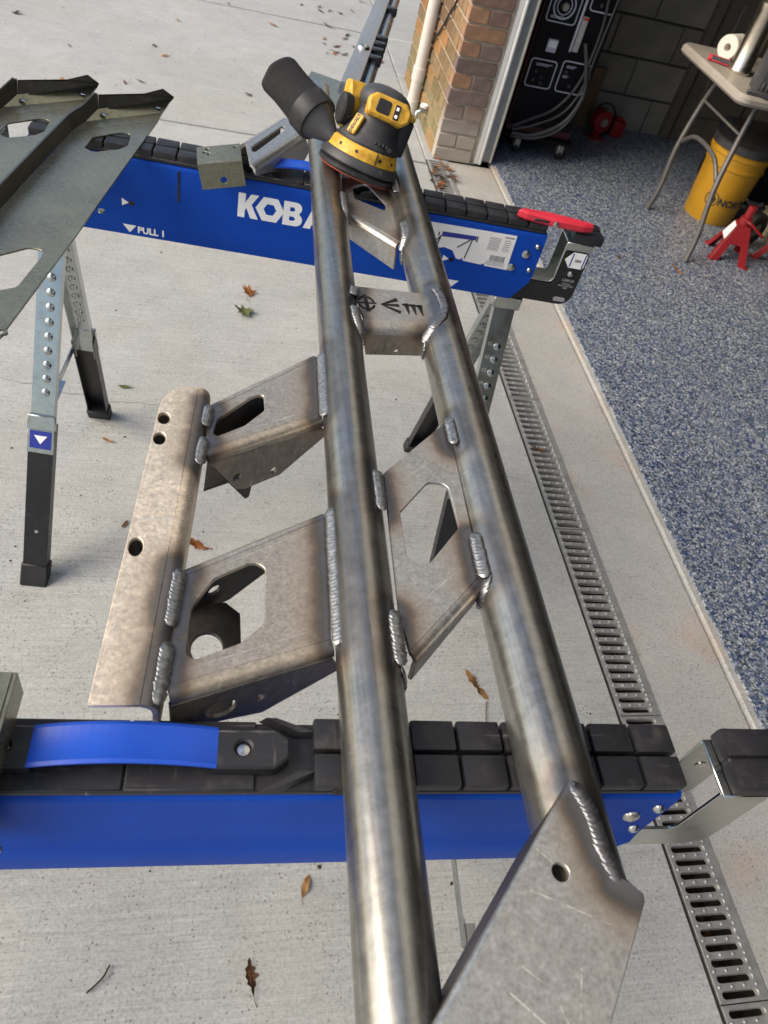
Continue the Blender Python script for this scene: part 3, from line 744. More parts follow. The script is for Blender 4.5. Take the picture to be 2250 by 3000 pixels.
# ------------------------------------------------------------------ sawhorses
RH = .142
M_STRAP = simple('blue_strap_plastic', (.008, .072, .50), .42, 0, .06, 30)
def rail_end(z): return .476 if z > .05 else .444 + .032 * max(z, 0) / .05
def kobalt(w=.048):
    H = .046
    L = {}
    L['K'] = ([(0, 0), (.013, 0), (.013, .015), (.0155, .0185), (.024, 0), (.038, 0), (.0245, .0265), (.037, .046), (.0225, .046), (.013, .029), (.013, .046), (0, .046)], [])
    hx = [(.0265 + .0265 * math.cos(R(60 * i)), .023 + .0262 * math.sin(R(60 * i))) for i in range(6)]
    hi = [(.0265 + .0118 * math.cos(R(60 * i)), .023 + .0118 * math.sin(R(60 * i))) for i in range(6)]
    L['O'] = (hx, [hi])
    bo = [(0, 0), (.022, 0)] + arc(.024, .0125, .0125, -80, 60, 6) + arc(.0225, .0345, .0115, -50, 90, 6) + [(0, .046)]
    L['B'] = (bo, [[(.012, .010), (.020, .010), (.0235, .0135), (.020, .018), (.012, .018)], [(.012, .028), (.019, .028), (.022, .0315), (.019, .036), (.012, .036)]])
    L['A'] = ([(0, 0), (.0135, 0), (.0165, .009), (.0305, .009), (.0335, 0), (.047, 0), (.0305, .046), (.0165, .046)], [[(.0195, .018), (.0275, .018), (.0235, .032)]])
    L['L'] = ([(0, 0), (.030, 0), (.030, .011), (.013, .011), (.013, .046), (0, .046)], [])
    L['T'] = ([(.012, 0), (.025, 0), (.025, .035), (.037, .035), (.037, .046), (0, .046), (0, .035), (.012, .035)], [])
    return L
def leg(t, T, F, sgn, front):
    """T,F local points; sgn=-1 near side, +1 far side"""
    T = Vector(T); F = Vector(F); a = (F - T); L = a.length; a.normalize()
    w = Vector((1, 0, 0)); w = (w - a * w.dot(a)).normalized(); n = w.cross(a)
    if n.y * sgn < 0: n = -n; w = -w
    M = Matrix.Identity(4)
    for i in range(3): M[i][0] = w[i]; M[i][1] = a[i]; M[i][2] = n[i]; M[i][3] = T[i]
    # upper channel (x width, y along, z outward)
    W, D, th = .0225, .022, .002
    prof = [(-W, -D), (-W, 0), (W, 0), (W, -D), (W - th, -D), (W - th, -th), (-W + th, -th), (-W + th, -D)]
    e = L * .60
    lg = MB(); lg.sweep(None, [(x, -.02, z) for x, z in prof], [(x, e, z) for x, z in prof], M)
    up = lg.build('upper_leg', M_ZINC, t)
    dm = MB()
    for i in range(9):
        y = .10 + i * .029
        if y > L * .47: break
        dm.lathe([(.0085, 0), (.0075, .0022), (.004, .0038), (.0001, .0042)], 14, M @ Matrix.Translation((-.004, y, 0)))
        if sgn > 0: dm.lathe([(.0085, 0), (.0075, -.0022), (.004, -.0038), (.0001, -.0042)], 14, M @ Matrix.Translation((0.0, y, -th)))
    dm.build('dimples', M_ZINC, up)
    for i in range(7):
        link('stamped_number', text_mesh('0%d' % (i + 1), .011, .0001, 'CENTER', .0002), M_PRINTG, up, M @ frameM((.0125, .105 + i * .029 - .006, .0003), (-1, 0, 0), (0, -1, 0)))
    W2, D2 = .0252, .026
    prof = [(-W2, -D2), (-W2, .0027), (W2, .0027), (W2, -D2), (W2 - th, -D2), (W2 - th, .0005), (-W2 + th, .0005), (-W2 + th, -D2)]
    lo = MB(); lo.sweep(None, [(x, L * .515, z) for x, z in prof], [(x, L - .01, z) for x, z in prof], M)
    low = lo.build('lower_leg', M_BLKSTEEL, t)
    MB().lathe([(.004, .0025), (.004, .0034), (.0001, .0036)], 12, M @ Matrix.Translation((0, L * .83, 0))).build('rivet', M_SCREW, low)
    ft = MB(); ft.box((-.029, L - .05, -.031), (.029, L + .012, .0065), .003, M)
    me = ft.mesh('foot')
    for v in me.vertices:
        if v.co.z < .012: v.co.z = 0.0
    link('foot', me, M_FOOT, t)
    lt = MB().box((-.0275, L * .485, -.004), (.0275, L * .525, .0075), .0015, M).build('latch', M_ZINC, t)
    MB().box((-.0265, L * .522, .0028), (.0265, L * .592, .0055), .001, M).build('latch_plate', M_ZINC, lt)
    MB().box((-.0215, L * .528, .0056), (.0215, L * .578, .0063), .0002, M).build('blue_sticker', M_PRINTB, lt)
    MB().sheet([(-.013, L * .541), (.013, L * .541), (0, L * .565)], (), .0004, .0001, M, .0069).build('white_arrow', M_PRINTW, lt)
def sawhorse(name, label, loc, rz, zb, feet, front, group):
    t = thing(name, label, 'sawhorse', loc, (0, 0, rz), group)
    Tz = Matrix.Translation((0, 0, zb))
    half = [(-.0365, .0), (-.0365, .041), (-.0312, .053), (-.0308, .1345), (-.0295, .1390), (-.0270, .1413), (-.0240, .142)]
    prof = half + [(-y, z) for y, z in half[::-1]]
    MB().sweep(None, [(-rail_end(z), y, z) for y, z in prof], [(rail_end(z), y, z) for y, z in prof], Tz, False).build('rail', M_BLUE, t)
    # top pads
    pad = MB(); pad.box((-.470, -.0285, .1422), (.470, .0285, .1505), .002, Tz)
    for s in (-1, 1):
        for i in range(8):
            x1 = .471 - i * .0412; x0 = x1 - .0384
            for y0, y1 in ((-.0285, -.0018), (.0018, .0285)):
                pad.box((min(s * x0, s * x1), y0, .1495), (max(s * x0, s * x1), y1, .1615), .0022, Tz, 2)
        # wedge ribs round the handle recess
        for y in (-.027, .027):
            pad.add([(s * .150, y * .55, .150), (s * .128, y * .55, .150), (s * .100, y * 1.1, .150), (s * .118, y * 1.1, .150), (s * .146, y * .6, .161), (s * .132, y * .6, .161), (s * .106, y * 1.08, .159), (s * .114, y * 1.08, .159)],
                    [(0, 1, 2, 3), (4, 5, 6, 7), (0, 1, 5, 4), (1, 2, 6, 5), (2, 3, 7, 6), (3, 0, 4, 7)], Tz)
            yy = y * .98
            pad.add([(s * .160, yy - .005, .150), (s * .160, yy + .005, .150), (s * .172, yy + .005, .150), (s * .172, yy - .005, .150), (s * .166, yy, .160)], [(0, 1, 4), (1, 2, 4), (2, 3, 4), (3, 0, 4)], Tz)
        # strap end blocks
        ou = [(s * .066, -.0165), (s * .112, -.0165), (s * .124, -.008), (s * .124, .008), (s * .112, .0165), (s * .066, .0165)]
        pad.sheet(ou, [circ(s * .088, 0, .0062, 16)], .016, .0018, Tz, .1665)
    pad.box((-.098, -.0285, .1500), (-.0008, .0285, .1530), .001, Tz); pad.box((.0008, -.0285, .1500), (.098, .0285, .1530), .001, Tz)
    pad.build('pad', M_PAD, t)
    N = 20; st = MB(); ring = []
    for i in range(N + 1):
        x = -.068 + .136 * i / N; q = 1 - (x / .068) ** 2; z = .1665 + .0090 * q
        ring.append([(x, -.0158, z - .004), (x, -.0165, z - .0005), (x, -.0135, z + .0006), (x, -.0125, z), (x, .0125, z), (x, .0135, z + .0006), (x, .0165, z - .0005), (x, .0158, z - .004)])
    for i in range(N): st.sweep(None, ring[i], ring[i + 1], Tz, True, i in (0, N - 1))
    st.build('carry_strap', M_STRAP, t)
    for s in (-1, 1): MB().lathe([(.0068, .1585), (.0066, .1600), (.005, .1622), (.0001, .1630)], 16, Tz @ Matrix.Translation((s * .088, 0, 0))).build('strap_screw', M_SCREW, t)
    # pull-out end arms
    for s in (-1, 1):
        arm = rpoly([(s * .40, .001), (s * .576, .001), (s * .576, .134), (s * .521, .134), (s * .521, .047), (s * .40, .047)], [0, .028, .003, .003, .010, 0])
        e = MB()
        for y in (-.0262, .0232):
            e.sheet(arm, (), .003, .0006, Tz @ frameM((0, y, 0), (1, 0, 0), (0, 0, 1)))
        e.box((min(s * .521, s * .576), -.0290, .1335), (max(s * .521, s * .576), .0265, .1365), .001, Tz)
        ea = e.build('end_arm', M_ZINC, t)
        MB().box((min(s * .529, s * .590), -.0295, .1365), (max(s * .529, s * .590), -.0015, .1555), .004, Tz, 2).box((min(s * .529, s * .590), .0015, .1365), (max(s * .529, s * .590), .0295, .1555), .004, Tz, 2).box((min(s * .531, s * .588), -.028, .1366), (max(s * .531, s * .588), .028, .1500), .002, Tz).build('end_pad', M_PAD, ea)
        MB().lathe([(.0062, -.010), (.0062, .0), (.0001, .0)], 12, Tz @ frameM((s * .548, .0225, .085), (1, 0, 0), (0, 0, 1))).build('stop_pin', M_SCREW, ea)
        if front:
            blk = rpoly([(s * .400, .002), (s * .5745, .002), (s * .5745, .118), (s * .525, .118), (s * .525, .045), (s * .40, .045)], [0, .027, .004, .004, .010, 0])
            MB().sheet(blk, (), .0008, .0001, Tz @ frameM((0, -.0268 - .003, 0), (1, 0, 0), (0, 0, 1))).build('black_face', M_BLKSTEEL, ea)
            Fm = Tz @ frameM((0, -.0308, 0), (1, 0, 0), (0, 0, 1))
            if s > 0:
                MB().sheet([(.527, .102), (.540, .119), (.567, .119), (.571, .115), (.571, .090), (.567, .086), (.540, .086)], (), .0004, .0001, Fm).build('arrow_sticker', M_STICK, ea)
                for q_ in (.540, .566): MB().sheet([(q_, .088), (q_ + .0025, .088), (q_ + .0025, .117), (q_, .117)], (), .0005, .0001, Fm, .0004).build('sticker_stripe', M_PRINTB, ea)
                link('sticker_lettering', text_mesh('ON', .008, .0002, 'CENTER', .0002), M_PRINTK, ea, Tz @ frameM((.5545, -.0313, .100), (1, 0, 0), (0, 0, 1)))
                link('lettering', text_mesh('1,300 LB', .0075, .0002, 'CENTER', .0001), M_PRINTG, ea, Tz @ frameM((.551, -.0312, .056), (1, 0, 0), (0, 0, 1)))
                link('lettering', text_mesh('(590 KG)\nMAX LOAD PER\nPAIR', .0045, .0001, 'CENTER', .0001), M_PRINTG, ea, Tz @ frameM((.551, -.0312, .049), (1, 0, 0), (0, 0, 1)))
                MB().sheet(slot(.549, .014, .026, .010), (), .0006, .0001, Fm, .0002).build('oval_badge', M_PRINTG, ea)
                MB().lathe([(.0065, 0), (.006, .003), (.003, .0055), (.0001, .006)], 16, Tz @ frameM((.550, -.0308, .074), (1, 0, 0), (0, 0, 1))).build('bolt', M_SCREW, ea)
    # legs with brackets, braces
    for (x, near, far) in feet:
        for sgn, (fx, fy) in ((-1, near), (1, far)):
            leg(t, (x, sgn * .020, zb - .012), (fx, fy, .0), sgn, front)
        MB().box((x - .030, -.031, zb - .030), (x + .030, .031, zb + .001), .003).build('leg_bracket', M_ZINC, t)
        k = .44
        a = Vector((x + (near[0] - x) * (1 - k), near[1] * (1 - k), zb * k + .0)); b = Vector((x + (far[0] - x) * (1 - k), far[1] * (1 - k), zb * k + .02))
        br = MB(); d = (b - a).normalized(); Mx = frameM(a, d, (0, 0, 1)); Lb = (b - a).length
        br.box((0, -.009, -.012), (Lb * .52, .009, -.0098), 0, Mx); br.box((Lb * .42, -.0095, -.0145), (Lb, .009, -.0122), 0, Mx); br.box((0, .007, -.012), (Lb * .5, .009, .004), 0, Mx)
        br.build('brace', M_ZINC, t)
    ys = -.0311
    for sx in (-1, 1):
        for (u, z, r_) in ((.446, .098, .0085), (.426, .066, .0085), (.464, .117, .0055), (.464, .066, .0055)):
            Mx = Tz @ frameM((sx * u, ys if z > .05 else -.0366, z), (1, 0, 0), (0, 0, 1))
            MB().lathe([(r_, 0), (r_ * .95, .002), (r_ * .55, .0042), (.0001, .0048)], 16, Mx).build('bolt', M_SCREW, t)
        if not front: MB().lathe([(.0095, 0), (.009, .004), (.005, .0075), (.0001, .008)], 18, Tz @ frameM((sx * .440, -.0367, .014), (1, 0, 0), (0, 0, 1))).build('bolt', M_SCREW, t)
    if front:
        Fm = Tz @ frameM((0, -.0316, 0), (1, 0, 0), (0, 0, 1)); Fb = Tz @ frameM((0, -.0369, 0), (1, 0, 0), (0, 0, 1))
        LT = kobalt()
        for ch, x in zip('KOBALT', (-.114, -.082, -.031, .008, .058, .088)):
            MB().sheet([(p[0] + x, p[1] + .071) for p in LT[ch][0]], [[(p[0] + x, p[1] + .071) for p in h] for h in LT[ch][1]], .0003, .00005, Fm).build('logo_letter', M_PRINTW, t)
        for x in (-.321, .286): MB().sheet([(x, .053), (x, .067), (x + .012, .060)], (), .0003, .00005, Fm).build('arrow_mark', M_PRINTW, t)
        for x in (-.304, .304): MB().lathe([(.0045, 0), (.0045, .0004), (.0001, .0004)], 14, Fm @ Matrix.Translation((x, .060, 0))).build('hole', M_EDGE, t)
        for x in (-.320, .306): MB().sheet([(x, .020), (x + .024, .020), (x + .012, .005)], (), .0003, .00005, Fb).build('arrow_mark', M_PRINTW, t)
        link('lettering', text_mesh('PULL 1', .017, .0007, 'LEFT', .0002), M_PRINTW, t, Tz @ frameM((-.294, -.0370, .007), (1, 0, 0), (0, 0, 1)))
        MB().box((-.2225, -.0318, .078), (-.2185, -.0305, .1345), 0, Tz).build('slot', M_EDGE, t)
        lab = MB().sheet([(.205, .128), (.417, .131), (.419, .058), (.372, .059), (.370, .064), (.364, .060), (.326, .062), (.324, .068), (.320, .063), (.312, .064), (.301, .079), (.283, .083), (.270, .079), (.205, .080)], (), .0003, .00005, Fm).build('paper_label', M_STICK, t)
        L2 = Fm @ Matrix.Translation((0, 0, .0003))
        MB().sheet([(.272, .114), (.340, .116), (.340, .1075), (.272, .104)], (), .0002, .00002, L2).sheet([(.214, .115), (.238, .115), (.238, .108), (.214, .107)], (), .0002, .00002, L2).build('label_picture', M_PRINTB, lab)
        def ln(a, b, w=.0013):
            a = Vector(a); b = Vector(b); d = (b - a).normalized(); n = Vector((-d.y, d.x)) * w
            return [tuple(a + n), tuple(a - n), tuple(b - n), tuple(b + n)]
        pic = MB()
        for a, b in (((.272, .106), (.256, .083)), ((.271, .106), (.268, .086)), ((.330, .107), (.308, .087)), ((.333, .107), (.328, .067)), ((.266, .112), (.266, .104)), ((.342, .116), (.342, .104))): pic.sheet(ln(a, b), (), .0002, .00002, L2)
        x = .378
        while x < .408:
            wv = rb.choice([.0006, .0009, .0013]); pic.sheet([(x, .072), (x + wv, .072), (x + wv, .084), (x, .084)], (), .0002, .00002, L2); x += wv + rb.choice([.0007, .001, .0014])
        tag(pic.build('label_print', M_PRINTK, lab), kind='stuff')
        tx = MB()
        for i in range(9):
            z = .119 - i * .0031; tx.sheet([(.366, z), (.366 + rb.uniform(.02, .026), z), (.388, z + .0013), (.366, z + .0013)], (), .0002, .00002, L2)
        for i in range(6):
            z = .117 - i * .0042; tx.sheet([(.396, z), (.396 + rb.uniform(.012, .018), z), (.408, z + .0014), (.396, z + .0014)], (), .0002, .00002, L2)
        tx.sheet([(.395, .1225), (.414, .1225), (.414, .126), (.395, .126)], (), .0002, .00002, L2)
        for i in range(3): tx.sheet([(.372, .0695 - i * .003), (.41, .0695 - i * .003), (.41, .0705 - i * .003), (.372, .0705 - i * .003)], (), .0002, .00002, L2)
        tag(tx.build('label_text', M_PRINTG, lab), kind='stuff')
    return t
GRP = 'blue sawhorses carrying the steel frame'
sawhorse('sawhorse', 'blue sawhorse with white lettering on the face, standing farther away', (.145, 1.375, 0), -.079, .730,
         [(-.452, (-.492, -.335), (-.468, .262)), (.446, (.440, -.325), (.436, .285))], True, GRP)
sawhorse('sawhorse', 'plain blue sawhorse with carry strap up, crossing the foreground', (-.050, .259, 0), -.034, .766,
         [(-.452, (-.47, -.31), (-.47, .31)), (.446, (.458, -.31), (.458, .31))], False, GRP)

# ------------------------------------------------------------------ welded steel frame (local plane tilts with the two rails)
TH = math.atan(-.0333)
fr = thing('tube_weldment', 'welded raw steel tube frame lying across both sawhorses', 'steel frame', (0, 0, .967), (TH, 0, 0))
ra, rB = .0276, .0300
HA, HB = -.0024, .0
ax = lambda y: .1296 + .0341 * y
bx = lambda y: .2746 + .0300 * y
# weld runs: (points, outward normal, bead half width)
def on(tube, y, ang, lift=.0012):
    c, r_, h = (ax(y), ra, HA) if tube == 'A' else (bx(y), rB, HB)
    a = R(ang); return Vector((c + (r_ + lift) * math.cos(a), y, h + (r_ + lift) * math.sin(a)))
def nrm(ang): return Vector((math.cos(R(ang)), 0, math.sin(R(ang))))
xr = lambda y: -.0455 + .067 * y
WELDS = [
    ([on('A', .755, 162), on('A', .636, 162)], nrm(125), .0065),
    ([on('A', .490, 162), on('A', .334, 162)], nrm(125), .0060),
    ([(xr(.638) + .001, .638, .004), (xr(.606) + .000, .606, .004)], Vector((.4, 0, 1)), .0060),
    ([(xr(.585) + .001, .585, .004), (xr(.548) + .000, .548, .003)], Vector((.4, 0, 1)), .0060),
    ([(xr(.408) - .001, .408, .004), (xr(.352) - .002, .352, .004)], Vector((.4, 0, 1)), .0064),
    ([(xr(.332) - .001, .332, .004), (xr(.281) - .002, .281, .003)], Vector((.4, 0, 1)), .0064),
    ([on('B', .632, 146, .004), on('B', .590, 146, .004)], nrm(110), .0060),
    ([on('B', .455, 148, .004), on('B', .402, 148, .004)], nrm(110), .0064),
    ([on('A', .536, 43, .0032), on('A', .482, 43, .0032)], nrm(78), .0062),
    ([on('A', .358, 43, .0032), on('A', .306, 43, .0032)], nrm(78), .0064),
    ([on('A', .902, 44, .004), on('A', .876, 52, .003)], nrm(80), .0068),
    ([on('A', .848, 54, .003), on('A', .824, 50, .003), on('A', .804, 34, .002), on('A', .794, 8, .001)], nrm(75), .0068),
    ([on('B', .908, 104), on('B', .884, 94), on('B', .856, 92), on('B', .834, 104), on('B', .816, 130), on('B', .805, 165)], nrm(100), .0068),
    ([on('A', 1.205, 40, .003), on('A', 1.150, 40, .003), on('A', 1.125, 10, .002)], nrm(75), .0066),
    ([on('B', 1.285, 140), on('B', 1.232, 140)], nrm(105), .0060),
    ([on('B', 1.125, 142), on('B', 1.085, 145), on('B', 1.062, 175)], nrm(110), .0066),
    ([on('B', .193, 97, .003), on('B', .172, 85, .003), on('B', .147, 82, .003), on('B', .126, 72, .003), on('B', .118, 58, .003)], nrm(80), .0066),
]
segs = []
for P, _, _ in WELDS:
    for a, b in zip(P[:-1], P[1:]): segs.append((tuple(a), tuple(b)))
SCR = [((.222, .1225, 0), (.272, .098, 0), .0005), ((.233, .149, 0), (.245, .136, 0), .0004), ((.193, .066, 0), (.212, .0475, 0), .0006), ((.243, .075, 0), (.233, .047, 0), .0006), ((.222, .060, 0), (.226, .045, 0), .0005),
       ((.20, .083, 0), (.215, .070, 0), .0004), ((.251, .426, 0), (.180, .363, 0), .0004), ((.262, .588, 0), (.196, .530, 0), .0003), ((-.018, .308, 0), (.100, .352, 0), .0003), ((-.012, .402, 0), (.110, .474, 0), .0003),
       ((.002, .586, 0), (.112, .652, 0), .0003), ((.004, .634, 0), (.116, .742, 0), .0003), ((-.0505, .60, 0), (-.0705, .29, 0), .00035)]
M_TUBE = m_steel('raw_tube_steel', (.335, .33, .30), .29, (130, 1.1, 130), segs, .12, True, .92, .16, (), .65, 60)
M_PLATE = m_steel('raw_plate_steel', (.52, .465, .385), .36, (300, 340, 300), segs, .04, True, .74, .18, SCR, 1.0, 130)
M_FLANGE_SHADE = m_steel('shaded_flange_steel', (.28, .25, .215), .38, (200, 200, 60), segs, .10, True, .78, .18)  # darker copy of the plate steel, shade of camera-facing flanges in its colour
M_MOUNT_SUNLIT = m_steel('sunlit_mount_plate_steel', (.84, .715, .545), .42, (340, 300, 300), segs, .0, True, .58, .22, SCR, 1.0, 130)  # same steel made paler and warmer, sun glow put into the base colour
M_PLATE2 = m_steel('raw_gusset_steel', (.44, .44, .425), .38, (300, 300, 300), segs, .05, True, .76, .20, SCR, 1.0, 120)
def tube_obj(name, f, r_, h, y0, y1, wall=.0035):
    mb = MB(); n = 24
    pts = [(f(y0 + (y1 - y0) * i / n), y0 + (y1 - y0) * i / n, h) for i in range(n + 1)]
    mb.tube(pts, r_, 48, None, False)
    mb.tube([pts[0], pts[-1]], r_ - wall, 32, None, False)
    for p, d in ((pts[0], -1), (pts[-1], 1)):
        vs = []; N = 32
        for q in (r_, r_ - wall):
            for k in range(N):
                a = 2 * math.pi * k / N; vs.append((p[0] + q * math.cos(a), p[1], p[2] + q * math.sin(a)))
        mb.add(vs, [(k, (k + 1) % N, (k + 1) % N + N, k + N) for k in range(N)])
    return mb.build(name, M_TUBE, fr, fix=False)
tube_obj('tube', ax, ra, HA, -.22, 1.72)
tube_obj('tube', bx, rB, HB, .116, 1.66)
M_WELD2 = simple('dark_weld_bead', (.21, .21, .215), .40, .9, .4, 160, .3, 500)
def weld(P, N, w, m=None):
    P = spline(P, 10) if len(P) > 2 else [Vector(P[0]).lerp(Vector(P[1]), i / 12) for i in range(13)]
    cum = [0]
    for a, b in zip(P[:-1], P[1:]): cum.append(cum[-1] + (b - a).length)
    L = cum[-1]; pitch = .0040; per = 5; n = max(3, int(L / pitch)) * per; seg = 12
    def at(s):
        for i in range(len(P) - 1):
            if s <= cum[i + 1] or i == len(P) - 2:
                k = (s - cum[i]) / max(1e-6, cum[i + 1] - cum[i]); return P[i].lerp(P[i + 1], k), (P[i + 1] - P[i]).normalized()
    mb = MB(); vs = []; rr = random.Random(int(L * 1e6)); wob = 1.0
    for i in range(n + 1):
        s = L * i / n; p, t = at(s); u = (N - t * N.dot(t)).normalized(); v = t.cross(u)
        k = (i % per) / per
        if i % per == 0: wob = rr.uniform(.93, 1.07); sh = rr.uniform(-.0004, .0004)
        e = min(1.0, .66 + min(s, L - s) / (w * .55) * .34)
        r_ = w * wob * e * (1.04 - .17 * k)
        for q in range(seg):
            a = 2 * math.pi * q / seg
            cu = math.cos(a); si = math.sin(a)
            vs.append(p + v * (si * r_ + sh) + u * (cu * r_ * .36) + t * (cu * .0034))
    fs = [(i * seg + q, i * seg + (q + 1) % seg, (i + 1) * seg + (q + 1) % seg, (i + 1) * seg + q) for i in range(n) for q in range(seg)]
    fs += [tuple(range(seg)), tuple(range(n * seg, (n + 1) * seg))]
    mb.add(vs, fs, None, True)
    me = mb.mesh('weld'); me.set_sharp_from_angle(angle=R(65))
    link('weld_bead', me, m or M_WELD, fr)
for i_, (P, N, w) in enumerate(WELDS): weld([Vector(p) for p in P], N.normalized(), w, M_WELD2 if i_ in (12, len(WELDS) - 1) else None)
# dark, sooty run-outs of some welds, and spatter
for P_, N_ in (([on('B', .402, 145), on('B', .390, 165), on('B', .384, 190)], nrm(150)), ([on('A', .306, 30), on('A', .298, 5), on('A', .294, -20)], nrm(20)), ([on('B', .803, 170), on('B', .798, 190), on('B', .796, 205)], nrm(180)), ([on('A', .793, 0), on('A', .787, -20), on('A', .785, -35)], nrm(0)), ([on('B', 1.063, 172), on('B', 1.056, 190), on('B', 1.05, 205)], nrm(180))):
    weld(P_, N_, .0060, M_WELD2)
TP = .0045
M_DARKSTEEL = m_steel('dark_steel', (.055, .052, .05), .5, (20, 20, 20), None, .1, False, .4, .3)  # darker steel for inner gussets, some flanges and the hole tubes
def folded(name, top, holes, h, folds, m, parent=fr, rb_=.006):
    """top polygon with fold lines: folds = [(a, b, flange polygon [(s,h)], holes)] with outward bend"""
    root = MB().sheet(top, holes, TP, .0006, None, h).build(name, m, parent)
    for fo in folds:
        a, b, fl, fh = fo[:4]; fm = fo[4] if len(fo) > 4 else m
        a = Vector((*a, 0)); b = Vector((*b, 0)); d = (b - a); L = d.length; d.normalize()
        n = Vector((d.y, -d.x, 0))
        N = 7; v0 = []; v1 = []
        for rad in (rb_, rb_ - TP if rb_ > TP else .0008):
            pr = []
            for i in range(N + 1):
                an = R(90 - 90 * i / N); pr.append((rad * math.cos(an), h - rb_ + rad * math.sin(an)))
            if rad != rb_: pr = pr[::-1]
            v0 += [a + n * q[0] + Vector((0, 0, q[1])) for q in pr]; v1 += [b + n * q[0] + Vector((0, 0, q[1])) for q in pr]
        MB().sweep(None, v0, v1, None, True).build('bend', m, root)
        M = frameM(a + n * rb_, d, (0, 0, 1))
        MB().sheet(fl, fh, TP, .0006, M).build('flange', fm, root)
    return root
# --- arm nearest the camera
folded('arm', [(-.0205, .403), (-.0225, .296), (.1095, .341), (.1165, .485)], [rpoly([(.044, .425), (.055, .418), (.053, .356), (.034, .337), (-.003, .320), (-.0100, .326), (-.0075, .372), (.010, .404)], [.010, .008, .016, .012, .008, .007, .016, .02])],
       .0, [((-.0225, .296), (.1095, .341), [(-.001, -.012), (.1375, -.012), (.150, -.036), (.080, -.071), (.030, -.060), (.0, -.045)], [circ(.076, -.043, .0042, 14), circ(.042, -.042, .013, 20)], M_FLANGE_SHADE),
            ((.1165, .485), (-.0205, .403), [(0, -.012), (.159, -.012), (.159, -.082), (.10, -.078), (.0, -.03)], [circ(.118, -.052, .0065, 16)], M_DARKSTEEL)], M_PLATE, fr, .011)
MB().sheet([(-.018, .300), (.030, .310), (.038, .385), (.037, .417), (.023, .430), (-.018, .425)], [circ(.007, .377, .0145, 26, .0175)], .0045, .0006, None, -.070).build('inner_gusset', M_DARKSTEEL, fr)
# --- second arm
folded('arm', [(-.0025, .637), (-.0050, .572), (.1195, .646), (.1235, .755)], [rpoly([(.057, .674), (.058, .644), (.036, .615), (.007, .594), (.003, .599), (.007, .622), (.044, .666)], [.008, .012, .02, .004, .003, .012, .02])],
       .0, [((-.0050, .572), (.1195, .646), [(0, -.012), (.143, -.012), (.153, -.026), (.093, -.066), (.047, -.069), (.036, -.064), (.008, -.020)], [circ(.084, -.055, .0042, 14), circ(.036, -.046, .0055, 14)], M_FLANGE_SHADE),
            ((.1235, .755), (-.0025, .637), [(0, -.012), (.172, -.012), (.174, -.074), (.094, -.196), (.087, -.196), (.080, -.150), (0, -.045)], [], M_DARKSTEEL)], M_PLATE, fr, .011)
MB().sheet([(-.004, .580), (.055, .615), (.100, .690), (.104, .745), (.0, .665)], [circ(.036, .706, .0155, 26)], .0045, .0006, None, -.066).build('inner_gusset', M_DARKSTEEL, fr)
# --- long mounting plate
pe = []
y0, y1 = .276, .664
xl = lambda y: xr(y) - .0505
top = [(xr(y0) - .0135, y0), (xr(y1) - .0135, y1), (xr(y1) - .024, y1)] + [(xl(.62) + .0 + .0265 * (1 - math.cos(R(a))), .614 + .048 * math.sin(R(a))) for a in (78, 62, 46, 30, 15, 0)] + [(xl(y0), y0)]
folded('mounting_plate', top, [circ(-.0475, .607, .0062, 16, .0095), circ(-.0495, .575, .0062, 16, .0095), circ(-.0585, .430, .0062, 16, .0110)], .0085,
       [((xr(y0) - .0135, y0), (xr(y1) - .0135, y1), [(0, -.0045), (.388, -.0045), (.388, -.030), (.378, -.040), (0, -.040)], [])], M_MOUNT_SUNLIT, fr, .0130)
for x_, y_, q_ in ((-.0475, .607, .0095), (-.0495, .575, .0095), (-.0585, .430, .0110)):
    MB().lathe([(1.0, 0), (1.0, -1.0)], 18, Matrix.Translation((x_, y_, .0045)) @ Matrix.Diagonal((.0066, q_ + .0004, .026, 1))).build('hole_shade_tube', M_DARKSTEEL, fr, fix=False)  # dark tube added under each hole so the opening looks black
# --- gussets between the tubes
folded('gusset', [(.1785, .540), (.265, .634), (.2650, .600), (.2595, .455), (.2575, .408), (.1735, .321), (.1700, .362)],
       [rpoly([(.226, .532), (.247, .530), (.2475, .468), (.208, .419), (.1865, .421), (.1885, .485)], [.012, .016, .004, .010, .013, .004])], .0125,
       [((.1735, .321), (.2575, .408), [(-.002, .0025), (.123, .0025), (.110, -.006), (.004, -.027)], [], M_FLANGE_SHADE)], M_PLATE2, fr, .010)
g2 = folded('gusset', [(.180, .909), (.292, .911), (.290, .838), (.188, .828)], [], .0165,
            [((.186, .828), (.288, .838), [(0, .0025), (.100, .0025), (.094, -.028), (.010, -.030)], [circ(.052, -.023, .0032, 12)], M_FLANGE_SHADE)], M_PLATE2, fr, .014)
em = MB(); EZ = .0170
def seg_(a, b, w0, w1=None):
    a = Vector(a); b = Vector(b); d = (b - a).normalized(); n = Vector((-d.y, d.x)); w1 = (w1 or w0) * 2.5; w0 = w0 * 2.5
    em.sheet([tuple(a + n * w0), tuple(a - n * w0), tuple(b - n * w1), tuple(b + n * w1)], (), .0008, .0001, None, EZ)
ec = Vector((.1995, .866))
for a0 in (8, 98, 188, 278): em.sheet([(ec.x + x, ec.y + y * 1.02) for x, y in arc(0, 0, .0135, a0 + 6, a0 + 68, 8)] + [(ec.x + x, ec.y + y * 1.02) for x, y in arc(0, 0, .0098, a0 + 68, a0 + 6, 8)], (), .0008, .0001, None, EZ)
seg_(ec + Vector((-.0005, .016)), ec + Vector((.001, -.016)), .0009, .0013); seg_(ec + Vector((-.0150, -.001)), ec + Vector((.0150, .001)), .0005)
seg_((.222, .8665), (.2485, .8795), .0004, .0012); seg_((.222, .8665), (.2495, .868), .0004, .0011); seg_((.222, .8665), (.2495, .8545), .0004, .0012)
